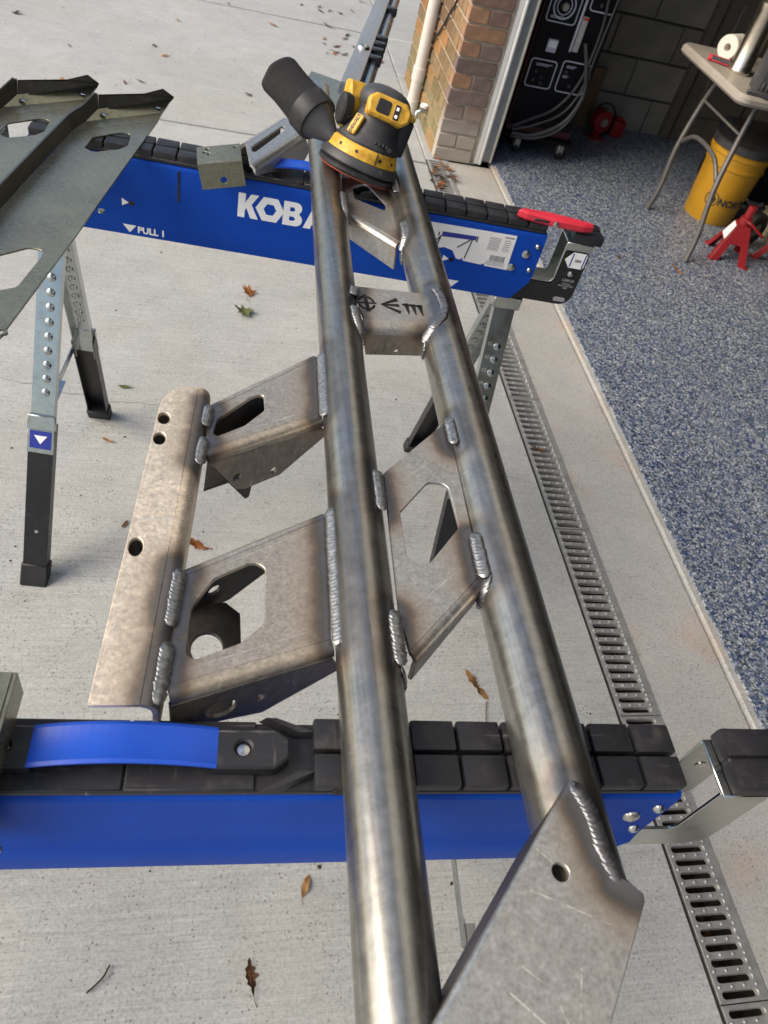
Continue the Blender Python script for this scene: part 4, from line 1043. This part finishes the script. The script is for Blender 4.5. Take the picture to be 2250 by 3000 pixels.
seg_((.2545, .8705), (.2855, .8710), .0006)
for x in (.2605, .2710, .2815): seg_((x, .8735), (x + .0015, .8530), .0017, .0003)
em.v = [(.181 + (x - .184) * .92, .868 + (y - .866) * 1.3, z) for x, y, z in em.v]
em.build('etched_emblem', M_EDGE, g2)
folded('gusset', [(.2000, 1.178), (.2040, 1.310), (.288, 1.285), (.2855, 1.120), (.277, 1.091)], [rpoly([(.2190, 1.275), (.245, 1.300), (.272, 1.225), (.268, 1.196), (.217, 1.228)], [.004, .006, .006, .006, .004])], .0,
       [((.2000, 1.178), (.277, 1.091), [(0, -.006), (.118, -.006), (.123, -.042), (.008, -.036)], [])], M_PLATE2, fr, .010)
# --- diagonal end plate in the bottom right corner
folded('end_plate', [(.2770, .1935), (.2835, .148), (.2860, .1280), (.2945, .1240), (.3030, .1150), (.3020, .1105), (.1805, -.050), (.0430, -.060), (.2330, .151)], [circ(.2465, .1325, .0062, 20)], .0335,
       [((.2770, .1935), (.0430, -.060), [(0, .0283), (.345, .0283), (.345, -.020), (.045, -.020), (.006, .016)], [], M_DARKSTEEL)], M_PLATE2, fr, .0052)
# --- far arm with the long slot
folded('arm', [(.036, 1.388), (.043, 1.303), (.1400, 1.492), (.1420, 1.585), (.112, 1.545)], [rpoly([(.046, 1.378), (.107, 1.508), (.109, 1.484), (.047, 1.345)], [.008, .006, .012, .008])], .0,
       [((.043, 1.303), (.1400, 1.492), [(.0, -.012), (.213, -.012), (.240, -.040), (.188, -.072), (.066, -.030), (.006, -.018)], []),
        ((.112, 1.545), (.036, 1.388), [(0, -.012), (.174, -.012), (.174, -.05), (0, -.06)], [], M_DARKSTEEL)], M_PLATE2, fr, .012)
# --- far end: bracket and outrigger bar behind the sander
folded('end_bracket', [(.155, 1.72), (.175, 1.80), (.250, 1.76), (.262, 1.66), (.22, 1.60)], [circ(.235, 1.68, .006, 14)], .018, [((.155, 1.72), (.22, 1.60), [(0, -.008), (.13, -.008), (.13, -.04), (0, -.04)], [])], M_OLIVE, fr, .008)
dv = Vector((.215, 1, 0)).normalized(); o0 = Vector((.232, 1.70, .004)); nv = Vector((dv.y, -dv.x, 0))
def obar(a, b, y0, y1, z0, z1, m, nm, bev=.003):
    MB().box((a, y0, z0), (b, y1, z1), bev, frameM(o0, dv, (-nv.x, -nv.y, 0)), 2).build(nm, m, fr)
obar(-.02, 1.15, -.030, .010, -.024, .014, M_PLATE2, 'outrigger_bar')
M_SIDE = m_steel('outrigger_tube_steel', (.30, .33, .38), .25, (30, 30, 30), None, .1, False)
MB().tube([o0 + dv * .10 + nv * .042 - Vector((0, 0, .012)), o0 + dv * 1.15 + nv * .042 - Vector((0, 0, .012))], .014, 18).build('outrigger_tube', M_SIDE, fr)
for s in (.33, .40, .46, .52, .86):
    MB().box((-.012, -.02, -.01), (.012, .02, .012), .003, frameM(o0 + dv * s + nv * .040, dv, (-nv.x, -nv.y, 0))).build('clip', M_BLKSTEEL, fr)
MB().lathe([(.016, 0), (.014, .006), (.006, .010), (.0001, .011)], 16, frameM(o0 + dv * .36 + Vector((0, 0, .014)) + nv * .01, (1, 0, 0), (0, 1, 0))).build('bolt', M_SCREW, fr)

# ------------------------------------------------------------------ formed tray plates on the left
M_TRAY_REFL = m_steel('tray_dark_reflection', (.10, .10, .088), .30, (8, 8, 8), None, .04, False, .75, .16)  # darker copy of the tray steel, dark reflections put into its colour
def tray(label, dx, dy):
    t = thing('tray_plate', label, 'metal plate', (dx, dy, .967), (TH, 0, 0), 'long formed plates lying on the sawhorses')
    b = -.0265
    base_ = [(-.256, 1.393), (-.123, 1.497), (-.160, 1.270), (-.199, 1.023), (-.243, .768), (-.340, .200), (-.410, .200), (-.306, 1.078)]
    h1 = rpoly([(-.228, 1.330), (-.221, 1.379), (-.180, 1.418), (-.162, 1.418), (-.163, 1.366), (-.174, 1.345), (-.212, 1.318)], [.008, .010, .012, .012, .008, .010, .010])
    h2 = rpoly([(-.292, .945), (-.250, .984), (-.231, .980), (-.232, .958), (-.246, .882), (-.266, .868), (-.286, .880)], [.010, .012, .010, .008, .012, .010, .012])
    h3 = rpoly([(x - .088, y - .47) for x, y in h1], 0)
    pl = MB().sheet(base_, [h1, h2, circ(-.175, 1.118, .0045, 14), circ(-.2420, .783, .0050, 14)], .003, .0004, None, b).build('plate', M_OLIVE, t)
    # far end, bent up in three shallow steps
    th = .003
    RW = [[(-.256, 1.393, b), (-.123, 1.497, b)], [(-.240, 1.436, -.0245), (-.118, 1.536, -.0245)], [(-.223, 1.468, -.0120), (-.105, 1.571, -.0120)],
          [(-.2245, 1.492, .004), (-.150, 1.535, .004), (-.119, 1.565, .008), (-.098, 1.550, .002)]]
    for k in range(3):
        q = [Vector(p) for p in RW[k] + RW[k + 1][::-1]]; off = [p + Vector((0, .0012, -th)) for p in q]
        m = len(q); MB().add(q + off, [tuple(range(m)), tuple(range(m, 2 * m))[::-1]] + [(a, (a + 1) % m, (a + 1) % m + m, a + m) for a in range(m)]).build('end_flange', M_TRAY_REFL if k == 2 else M_OLIVE, t)
    for x_, y_ in ((-.212, 1.462), (-.124, 1.538)):
        MB().lathe([(.0001, .0006), (.0040, .0004), (.0045, -.001)], 14, Matrix.Translation((x_, y_, -.0165)) @ Matrix.Diagonal((1.6, .8, 1, 1)) ).build('hole_glint', M_SCREW, t)
    # long side flange
    P = [Vector((-.2250, 1.492, .002)), Vector((-.223, 1.468, -.012)), Vector((-.240, 1.436, -.0245)), Vector((-.256, 1.393, b)), Vector((-.306, 1.078, b)), Vector((-.410, .200, b))]
    for a, c in zip(P[:-1], P[1:]):
        dd = (c - a).normalized(); nn = Vector((dd.y, -dd.x, 0)); up = Vector((0, 0, .026)) + nn * .003
        q = [a, c, c + up, a + (up * .15 if a.z > 0 else up)]; off = [p + nn * th for p in q]
        MB().add(q + off, [(0, 1, 2, 3), (7, 6, 5, 4), (0, 4, 5, 1), (1, 5, 6, 2), (2, 6, 7, 3), (3, 7, 4, 0)]).build('side_flange', M_TRAY_REFL, t)
    return t
tray('olive grey formed plate overlapping the blue sawhorse, right one of two', 0, 0)
tray('olive grey formed plate cut by the left edge, left one of two', -.134, .004)

# ------------------------------------------------------------------ small U brackets
def ubracket(label, loc, rz, L, W, H, holes, rot=(0, 0), hole_f=True):
    t = thing('u_bracket', label, 'bracket', loc, (rot[0], rot[1], rz), 'small bent steel brackets on the sawhorses')
    r_ = .004
    folded_holes = [circ(x, y, q, 14) for x, y, q in holes]
    root = MB().sheet([(0, r_), (L, r_), (L, W - r_), (0, W - r_)], folded_holes, .003, .0004, None, H).build('top', M_OLIVE, t)
    for y, s in ((r_, -1), (W - r_, 1)):
        v0 = []; v1 = []
        for rad, rev in ((r_, 0), (r_ - .003, 1)):
            pr = [(rad * math.cos(R(90 - 15 * i)), rad * math.sin(R(90 - 15 * i))) for i in range(7)]
            if rev: pr = pr[::-1]
            v0 += [(0, y + s * p[0], H - r_ + p[1]) for p in pr]; v1 += [(L, y + s * p[0], H - r_ + p[1]) for p in pr]
        MB().sweep(None, v0, v1, None, True).build('bend', M_ZINC if 0 else M_OLIVE, root)
        M = frameM((0 if s < 0 else L, y + s * r_, 0), (-s, 0, 0), (0, 0, 1))
        MB().sheet([(0, 0 if s < 0 else .016), (L, 0 if s < 0 else .016), (L, H - r_), (0, H - r_)], [circ(L * .52, H * .30, .0058, 16)] if s < 0 else [], .003, .0004, M).build('flange', M_OLIVE, root)
    return t
ubracket('small bent steel bracket perched on the far blue sawhorse', (-.034, 1.318, .858), R(3), .076, .060, .0475, [(.018, .046, .0036), (.013, .036, .0036), (.020, .030, .0036), (.066, .046, .0030)], (R(3), R(-13)))
ub = thing('u_bracket', 'bent olive steel bracket cut by the lower left edge of the photo', 'bracket', (-.205, .218, .9286), (0, 0, R(-3)), 'small bent steel brackets on the sawhorses')
MB().sheet([(0, 0), (.066, 0), (.066, .092), (0, .092)], (), .003, .0004, None, .032).build('top', M_OLIVE, ub)
MB().sheet([(0, 0), (.092, 0), (.092, .031), (0, .031)], [], .003, .0004, frameM((.0695, 0, .0006), (0, 1, 0), (.0, 0, 1))).build('flange', M_OLIVE, ub)
MB().sheet([(0, 0), (.092, 0), (.092, .031), (0, .031)], [], .003, .0004, frameM((.0, .092, .0006), (0, -1, 0), (0, 0, 1))).build('flange', M_OLIVE, ub)
MB().box((.0, -.003, -.075), (.066, .0, .030)).build('front_flange', M_OLIVE, ub)

# ------------------------------------------------------------------ random orbit sander
sd_ = thing('orbital_sander', 'yellow and black cordless orbital sander resting on the steel frame', 'sander', (.2240, 1.298, .941), (R(-13), R(12), R(-6)))
sd_.scale = (1.05, 1.04, .95)
MB().lathe([(.0001, -.003), (.0615, -.003), (.0625, -.0015), (.0622, 0)], 48).build('sanding_disc', simple('red_abrasive', (.22, .05, .03), .9), sd_)
MB().lathe([(.0001, .0), (.063, .0), (.0665, .003), (.0668, .008), (.062, .012), (.058, .013)], 48).build('backing_pad', M_PAD, sd_)
MB().lathe([(.058, .013), (.0655, .0135), (.0668, .016), (.0640, .026), (.0595, .031), (.052, .032)], 48).build('skirt', M_BLKPLAST, sd_)
MB().lathe([(.0560, .0290), (.0615, .0300), (.0570, .0470), (.0540, .0500), (.048, .0500)], 40, None, R(195), R(338)).build('yellow_band', M_YEL, sd_)
bd = MB()
ring = []
for (z, rx, ry, ox) in ((.028, .058, .058, 0), (.046, .0545, .054, .001), (.056, .0500, .049, .002), (.068, .0440, .043, .003), (.084, .0385, .038, .004), (.102, .0345, .035, .005), (.114, .0375, .037, .005)):
    ring.append([(ox + rx * math.cos(2 * math.pi * i / 36), ry * math.sin(2 * math.pi * i / 36), z) for i in range(36)])
for a, b in zip(ring[:-1], ring[1:]): bd.sweep(None, a, b, None, True, False)
bd.build('body', M_BLKPLAST, sd_, fix=False)
hd = MB(); ring = []
for i in range(13):
    q = i / 12; an = R(-38 + 128 * q); z = .122 + .026 * math.sin(an); k = max(.02, math.cos(an)) ** .8
    ring.append([(.006 + .0425 * k * math.cos(2 * math.pi * j / 36), .040 * k * math.sin(2 * math.pi * j / 36), z) for j in range(36)])
for a, b in zip(ring[:-1], ring[1:]): hd.sweep(None, a, b, None, True, False)
hd.build('head', M_BLKPLAST, sd_, fix=False)
FP = frameM((.009, -.0395, .118), (1, 0, .02), (0, .30, 1)) @ Matrix.Diagonal((.88, .92, .9, 1))
bz = MB().sheet(rpoly([(-.036, -.019), (.030, -.019), (.041, -.008), (.041, .010), (.030, .021), (-.028, .021), (-.040, .010)], .008), (), .034, .004, FP, .0045).build('bezel', M_YEL, sd_)
MB().sheet(rpoly([(-.024, -.011), (.002, -.011), (.002, .013), (-.022, .013)], .004), (), .003, .0006, FP, .0056).build('window', M_PAD, bz)
MB().sheet(rpoly([(.009, -.013), (.019, -.013), (.019, .013), (.009, .013)], .002), (), .003, .0006, FP, .0060).build('speed_switch', M_PAD, bz)
for y in (-.007, .006): MB().sheet(rpoly([(.0115, y - .003), (.0165, y - .003), (.0165, y + .003), (.0115, y + .003)], .001), (), .0006, .0001, FP, .0066).build('icon', M_PRINTW, bz)
tgM = frameM((-.0300, -.0300, .076), (.72, -.70, 0), (.25, .20, 1))
tgp = MB().sheet(rpoly([(-.008, -.017), (.008, -.017), (.009, .017), (-.007, .017)], .003), (), .006, .001, tgM, .004).build('nameplate', M_YEL, sd_)
link('lettering', text_mesh('DEWALT', .008, .0003, 'CENTER', .0002), M_PRINTK, tgp, tgM @ frameM((.0028, 0, .0043), (0, 1, 0), (-1, 0, 0)))
MB().sheet(rpoly([(-.016, -.036), (.010, -.036), (.016, .020), (.004, .042), (-.014, .040)], .006), (), .030, .003, frameM((-.050, .012, .092), (.35, -.94, 0), (-.10, 0, 1)), .004).build('battery_frame', M_YEL, sd_)
MB().sheet(circ(0, 0, .013, 24, .026), (), .020, .003, frameM((-.0495, .000, .088), (.5, -.86, 0), (-.10, 0, 1)), .012).build('grip', M_PAD, sd_)
MB().box((.040, -.006, .050), (.062, .032, .112), .006, None, 2).build('battery', M_PAD, sd_)
MB().box((.036, -.012, .112), (.060, .030, .122), .004, None, 2).build('battery_cap', M_YEL, sd_)
MB().box((.0085, -.0612, .0305), (.0098, -.0540, .0495), 0, Matrix.Rotation(R(6), 4, 'Z')).build('seam', M_PAD, sd_)
for a_ in (222, 252, 292, 318):
    MB().lathe([(.0028, 0), (.0024, .0008), (.0001, .0008)], 10, Matrix.Rotation(R(a_), 4, 'Z') @ frameM((.0590, 0, .040), (0, 1, 0), (-.26, 0, 1))).build('screw', M_PAD, sd_)
for i_ in range(4): MB().box((.006 + i_ * .006, -.0475, .0600), (.009 + i_ * .006, -.0420, .0660), .001).build('vent', M_PAD, sd_)
MB().lathe([(.0520, .0520), (.0512, .0535)], 40).build('body_seam', M_PAD, sd_, fix=False)
MB().lathe([(.004, 0), (.004, .0006), (.0001, .0006)], 12, frameM((.030, -.050, .061), (1, 0, 0), (0, .5, 1))).build('lock_slot', M_PAD, sd_)
# dust canister: world-space axis turned into sander space
bpy.context.view_layer.update()
Ws = Matrix.LocRotScale(sd_.location, sd_.rotation_euler, sd_.scale).inverted()
p0 = Vector((.177, 1.310, .986)); p1 = Vector((.081, 1.417, 1.032))
aw = (p1 - p0).normalized(); up = Vector((0, 0, 1))
Mw = Ws @ frameM(p0, aw.cross(up), up - aw * up.dot(aw)) 
Mw = Ws @ Matrix.Translation(p0) @ aw.to_track_quat('Z', 'Y').to_matrix().to_4x4() @ Matrix.Diagonal((1.13, 1.13, 1.04, 1))
MB().lathe([(.0085, -.022), (.0095, 0), (.0275, .036), (.030, .040)], 32, Mw).build('dust_cone', M_BLKPLAST, sd_, fix=False)
MB().lathe([(.027, .039), (.0335, .039), (.0345, .043), (.0345, .068), (.0325, .070)], 32, Mw).build('dust_collar', M_PAD, sd_, fix=False)
bag = MB(); ring = []
for i in range(15):
    s = i / 14; z = .069 + .080 * s; r_ = .0325 * (1 - .05 * math.sin(s * 3.1)) * (1 if s < .86 else math.sqrt(max(.02, 1 - ((s - .86) / .142) ** 2)) * .5 + .5 if s < .99 else .3)
    ring.append([(r_ * (1 + .05 * math.sin(5 * a + s * 4)) * math.cos(a), r_ * (1 + .05 * math.sin(3 * a + 1)) * math.sin(a), z) for a in [2 * math.pi * j / 40 for j in range(40)]])
for a, b in zip(ring[:-1], ring[1:]): bag.sweep(None, a, b, Mw, True, False)
n0 = len(bag.v); bag.f.append(tuple(range(n0 - 40, n0))); bag.sm.append(False)
bag.build('dust_bag', M_FABRIC, sd_, fix=False)
MB().box((-.004, -.036, .052), (.004, -.033, .074), .001, Mw).build('collar_label', M_PRINTG, sd_)

# ------------------------------------------------------------------ red utility knife on the far sawhorse
kf = thing('utility_knife', 'red folding utility knife lying on the far sawhorse end pad', 'knife', (.543, 1.316, .8935), (0, R(1.5), R(-4)))
ol = rpoly([(0, .004), (.02, -.004), (.075, -.009), (.135, -.008), (.160, -.001), (.156, .010), (.12, .016), (.06, .019), (.012, .014)], [.004, .01, .02, .02, .005, .006, .02, .03, .005])
MB().sheet(ol, (), .017, .004, None, .0175).build('body', M_RED, kf)
MB().box((.035, -.0088, .006), (.066, -.0065, .011), .001).build('slot', M_PAD, kf)
MB().lathe([(.0055, 0), (.0055, .004), (.004, .005), (.0001, .005)], 14, frameM((.078, -.0082, .008), (1, 0, 0), (0, 0, 1))).build('button', M_SCREW, kf)

# ------------------------------------------------------------------ leaves and litter
def m_leaf(name, c1, c2):
    k = NT(name); v = k.obj()
    c = k.ramp(k.noise(v, 60, 4, .6), [(.3, c1), (.7, c2)])
    k.bump(k.noise(v, 220, 3), .4, .001)
    return k.out(c, .75, 0, .25)
LM = {'tan': m_leaf('leaf_tan', (.22, .11, .04), (.36, .20, .08)), 'brown': m_leaf('leaf_brown', (.08, .04, .022), (.17, .085, .04)), 'orange': m_leaf('leaf_orange', (.26, .085, .025), (.42, .16, .04)), 'green': m_leaf('leaf_green', (.06, .085, .03), (.13, .14, .05)), 'dark': m_leaf('leaf_dark', (.03, .022, .015), (.07, .05, .03))}
def leaf_mesh(kind, seed):
    rr = random.Random(seed); pts = []
    if kind == 'maple':
        tips = [(-90, .20), (-50, .55), (-25, .35), (10, .85), (32, .45), (62, .95), (78, .6), (90, 1.05)]
        half = []
        for a, r_ in tips: half.append((r_ * math.cos(R(a)) * .9, r_ * math.sin(R(a))))
        o = half + [(-x, y) for x, y in half[::-1][1:]]
    elif kind == 'oak':
        half = []
        for i in range(11):
            s = i / 10; w = (.34 * math.sin(math.pi * min(1, s * 1.02)) + .03) * (1.15 if i % 2 else .62); half.append((w, -1 + 2 * s))
        o = half + [(-x, y) for x, y in half[::-1]]
    else:
        half = [(.30 * math.sin(math.pi * s) ** .8 + .015, -1 + 2 * s) for s in [i / 8 for i in range(9)]]
        o = half + [(-x, y) for x, y in half[::-1]]
    o = [(x * rr.uniform(.85, 1.15), y * rr.uniform(.93, 1.07)) for x, y in o]
    N = len(o); vs = [(0, 0, 0)]; fs = []
    cxv, cyv, tw = rr.uniform(.15, .55), rr.uniform(-.2, .45), rr.uniform(-.3, .3)
    def hz(x, y): return cxv * x * x + cyv * y * y * .6 + tw * x * y + .10 * math.sin(x * 5 + seed) * math.cos(y * 4)
    for k in (.5, 1.0):
        for x, y in o: vs.append((x * k, y * k, hz(x * k, y * k)))
    for i in range(N):
        j = (i + 1) % N
        fs.append((0, 1 + i, 1 + j)); fs.append((1 + i, 1 + N + i, 1 + N + j, 1 + j))
    mb = MB(); mb.add(vs, fs, None, True)
    mn = min(v[2] for v in mb.v)
    mb.v = [(x, y, z - mn) for x, y, z in mb.v]
    st = [(0, -.9, hz(0, -.9) - mn), (.05, -1.25, .06), (.16, -1.6, .05)]
    mb.tube(st, .018, 5)
    return mb.mesh('leaf', False)
def leaf(kind, col, x, y, size, rz, label, tilt=(0, 0), z=.002, group=None):
    me = leaf_mesh(kind, int((x + 7) * 977 + (y + 3) * 331)); me.materials.append(LM[col])
    o = link('leaf', me, None); o.location = (x, y, z); o.scale = (size, size, size); o.rotation_euler = (tilt[0], tilt[1], R(rz))
    tag(o, label, 'leaf', group); return o
leaf('maple', 'orange', .109, 2.350, .040, 40, 'curled orange brown leaf beside the green maple leaf', (.5, .2))
leaf('maple', 'green', .096, 2.245, .050, 170, 'green maple leaf lying under the far sawhorse')
leaf('oak', 'orange', -.019, 1.206, .040, 80, 'crumpled orange brown leaf between the two steel arms', (.3, .3))
leaf('oak', 'tan', .637, .815, .042, 35, 'tan dry leaf on concrete behind the near black rail pad', (.15, .3))
leaf('plain', 'tan', .215, .402, .022, -20, 'small tan leaf below the near blue rail left of the tube')
leaf('oak', 'brown', .113, .264, .029, 8, 'twisted brown leaf at the bottom of the photo', (.0, .5))
leaf('plain', 'brown', -.195, 1.265, .014, -25, 'tiny brown leaf beside the black sawhorse leg')
leaf('plain', 'orange', -.097, 1.765, .025, 60, 'small orange leaf half hidden behind the mounting plate')
leaf('oak', 'orange', 2.060, 2.940, .034, 30, 'orange leaf lying on the blue flake garage floor', (.2, .2), .0165)
leaf('oak', 'brown', 1.78, 2.98, .025, 70, 'small brown leaf on the garage floor in front of the welder', (.2, .0), .0165)
leaf('plain', 'green', 1.47, 3.60, .016, 20, 'tiny greenish leaf on the garage floor by the door track', (0, 0), .0165)
leaf('plain', 'green', -.25, 1.79, .020, 95, 'thin green leaf near the crack by the sawhorse foot')
leaf('plain', 'tan', -.27, 1.56, .016, 70, 'small tan leaf at the foot of the far sawhorse leg')
leaf('oak', 'brown', 1.019, 1.647, .025, 70, 'brown leaf caught on the drain grate', (.1, .1), .008)
FARG = 'dry leaves scattered on the far driveway'; FL_ = 'small dry leaf on the driveway beyond the far sawhorse'
FLL = ['dark leaf near the top left corner of the photo', 'tiny brown leaf above the tray plates at the left', 'tan leaf just above the left tray plate', 'brown leaf above the right tray plate', 'second brown leaf right beside another above the right tray plate', 'dark leaf at the top of the driveway above the tray plates', 'tan leaf just below a dark one high on the driveway', 'brown leaf left of the sander dust bag on the driveway', 'orange leaf at the top edge left of the outrigger bar', 'dark leaf at the top edge beside the outrigger bar', 'tan leaf touching the outrigger bar on its left', 'orange leaf close to the outrigger bar below the slab joint']
for i, (x, y, c, s) in enumerate([(-1.094, 4.718, 'dark', .035), (-.786, 4.40, 'brown', .016), (-.75, 3.95, 'tan', .032), (-.484, 4.05, 'brown', .02), (-.413, 4.10, 'brown', .026), (-.39, 4.62, 'dark', .03), (-.33, 4.50, 'tan', .026), (.10, 4.18, 'brown', .034), (.253, 5.36, 'orange', .03), (.718, 5.89, 'dark', .03), (.568, 5.29, 'tan', .025), (.62, 5.05, 'orange', .024), (-.30, 5.1, 'tan', .02), (.45, 5.9, 'brown', .02), (-.02, 5.6, 'dark', .016), (.3, 4.7, 'tan', .015), (-.9, 4.95, 'dark', .012), (-.12, 3.45, 'dark', .014)]):
    leaf(random.choice(['oak', 'maple', 'plain']), c, x, y, s, random.uniform(0, 360), FLL[i] if i < len(FLL) else FL_, (random.uniform(-.2, .3), random.uniform(-.3, .3)), .003, FARG)
PG = 'wet brown leaves collected at the end of the drain'
for i in range(14):
    a = random.uniform(0, 1); x = 1.035 + random.gauss(.01, .045); y = 3.70 - abs(random.gauss(0, .11))
    leaf(random.choice(['oak', 'maple']), random.choice(['orange', 'brown', 'brown', 'dark']), x, y, random.uniform(.02, .036), random.uniform(0, 360), 'wet brown leaf piled on the drain at the brick pier', (random.uniform(-.3, .3), random.uniform(-.3, .3)), .006 + .004 * (i % 4), PG)
WG = 'dark leaves and debris beyond the brick pier'
for i in range(20):
    x = random.uniform(.55, .98); y = random.uniform(4.9, 6.3)
    leaf(random.choice(['oak', 'plain']), random.choice(['dark', 'brown', 'brown']), x, y, random.uniform(.014, .036), random.uniform(0, 360), 'dark leaf debris on the driveway beside the brick pier corner', (random.uniform(-.2, .2), 0), .003, WG)
# leaf scraps down in the drain
scr = MB(); rs = random.Random(5)
for i in range(160):
    x = rs.uniform(.996, 1.085); y = rs.uniform(.0, 1.6); s = rs.uniform(.006, .018); a = rs.uniform(0, 6.28)
    M = Matrix.Translation((x, y, -.095 + rs.uniform(0, .03))) @ Matrix.Rotation(a, 4, 'Z') @ Matrix.Rotation(rs.uniform(-.6, .6), 4, 'X')
    scr.add([(-s, -s * .4, 0), (s, -s * .3, 0), (s * .7, s * .5, .003), (-s * .6, s * .4, .002)], [(0, 1, 2, 3)], M)
tag(scr.build('drain_litter', LM['brown'], None, None, False), 'brown leaf scraps lying down inside the drain channel', 'litter', kind='stuff')
# twig and specks
tag(MB().tube(spline([(-.150, .262, .004), (-.128, .281, .006), (-.118, .300, .005)], 6), [.0016] * 12 + [.0010], 6).build('twig', LM['dark']), 'thin dark twig on the concrete in the bottom left', 'twig')
tag(MB().tube(spline([(.655, .775, .003), (.645, .735, .004), (.64, .70, .003)], 6), .0010, 5).build('twig', LM['brown']), 'thin stem trailing from the tan leaf behind the near pad', 'twig')
deb = MB(); rs = random.Random(11)
for i in range(150):
    x = rs.uniform(-.9, .97); y = rs.uniform(.12, 5.5); s = rs.uniform(.0012, .0042)
    deb.lathe([(.0001, -.3), (1, 0), (.6, .6), (.0001, .8)], 6, Matrix.Translation((x, y, .0008)) @ Matrix.Rotation(rs.uniform(0, 6), 4, 'Z') @ Matrix.Diagonal((s * rs.uniform(.6, 1.6), s, s * .5, 1)))
tag(deb.build('grit', LM['dark']), 'dark specks of grit scattered over the concrete', 'grit', kind='stuff')
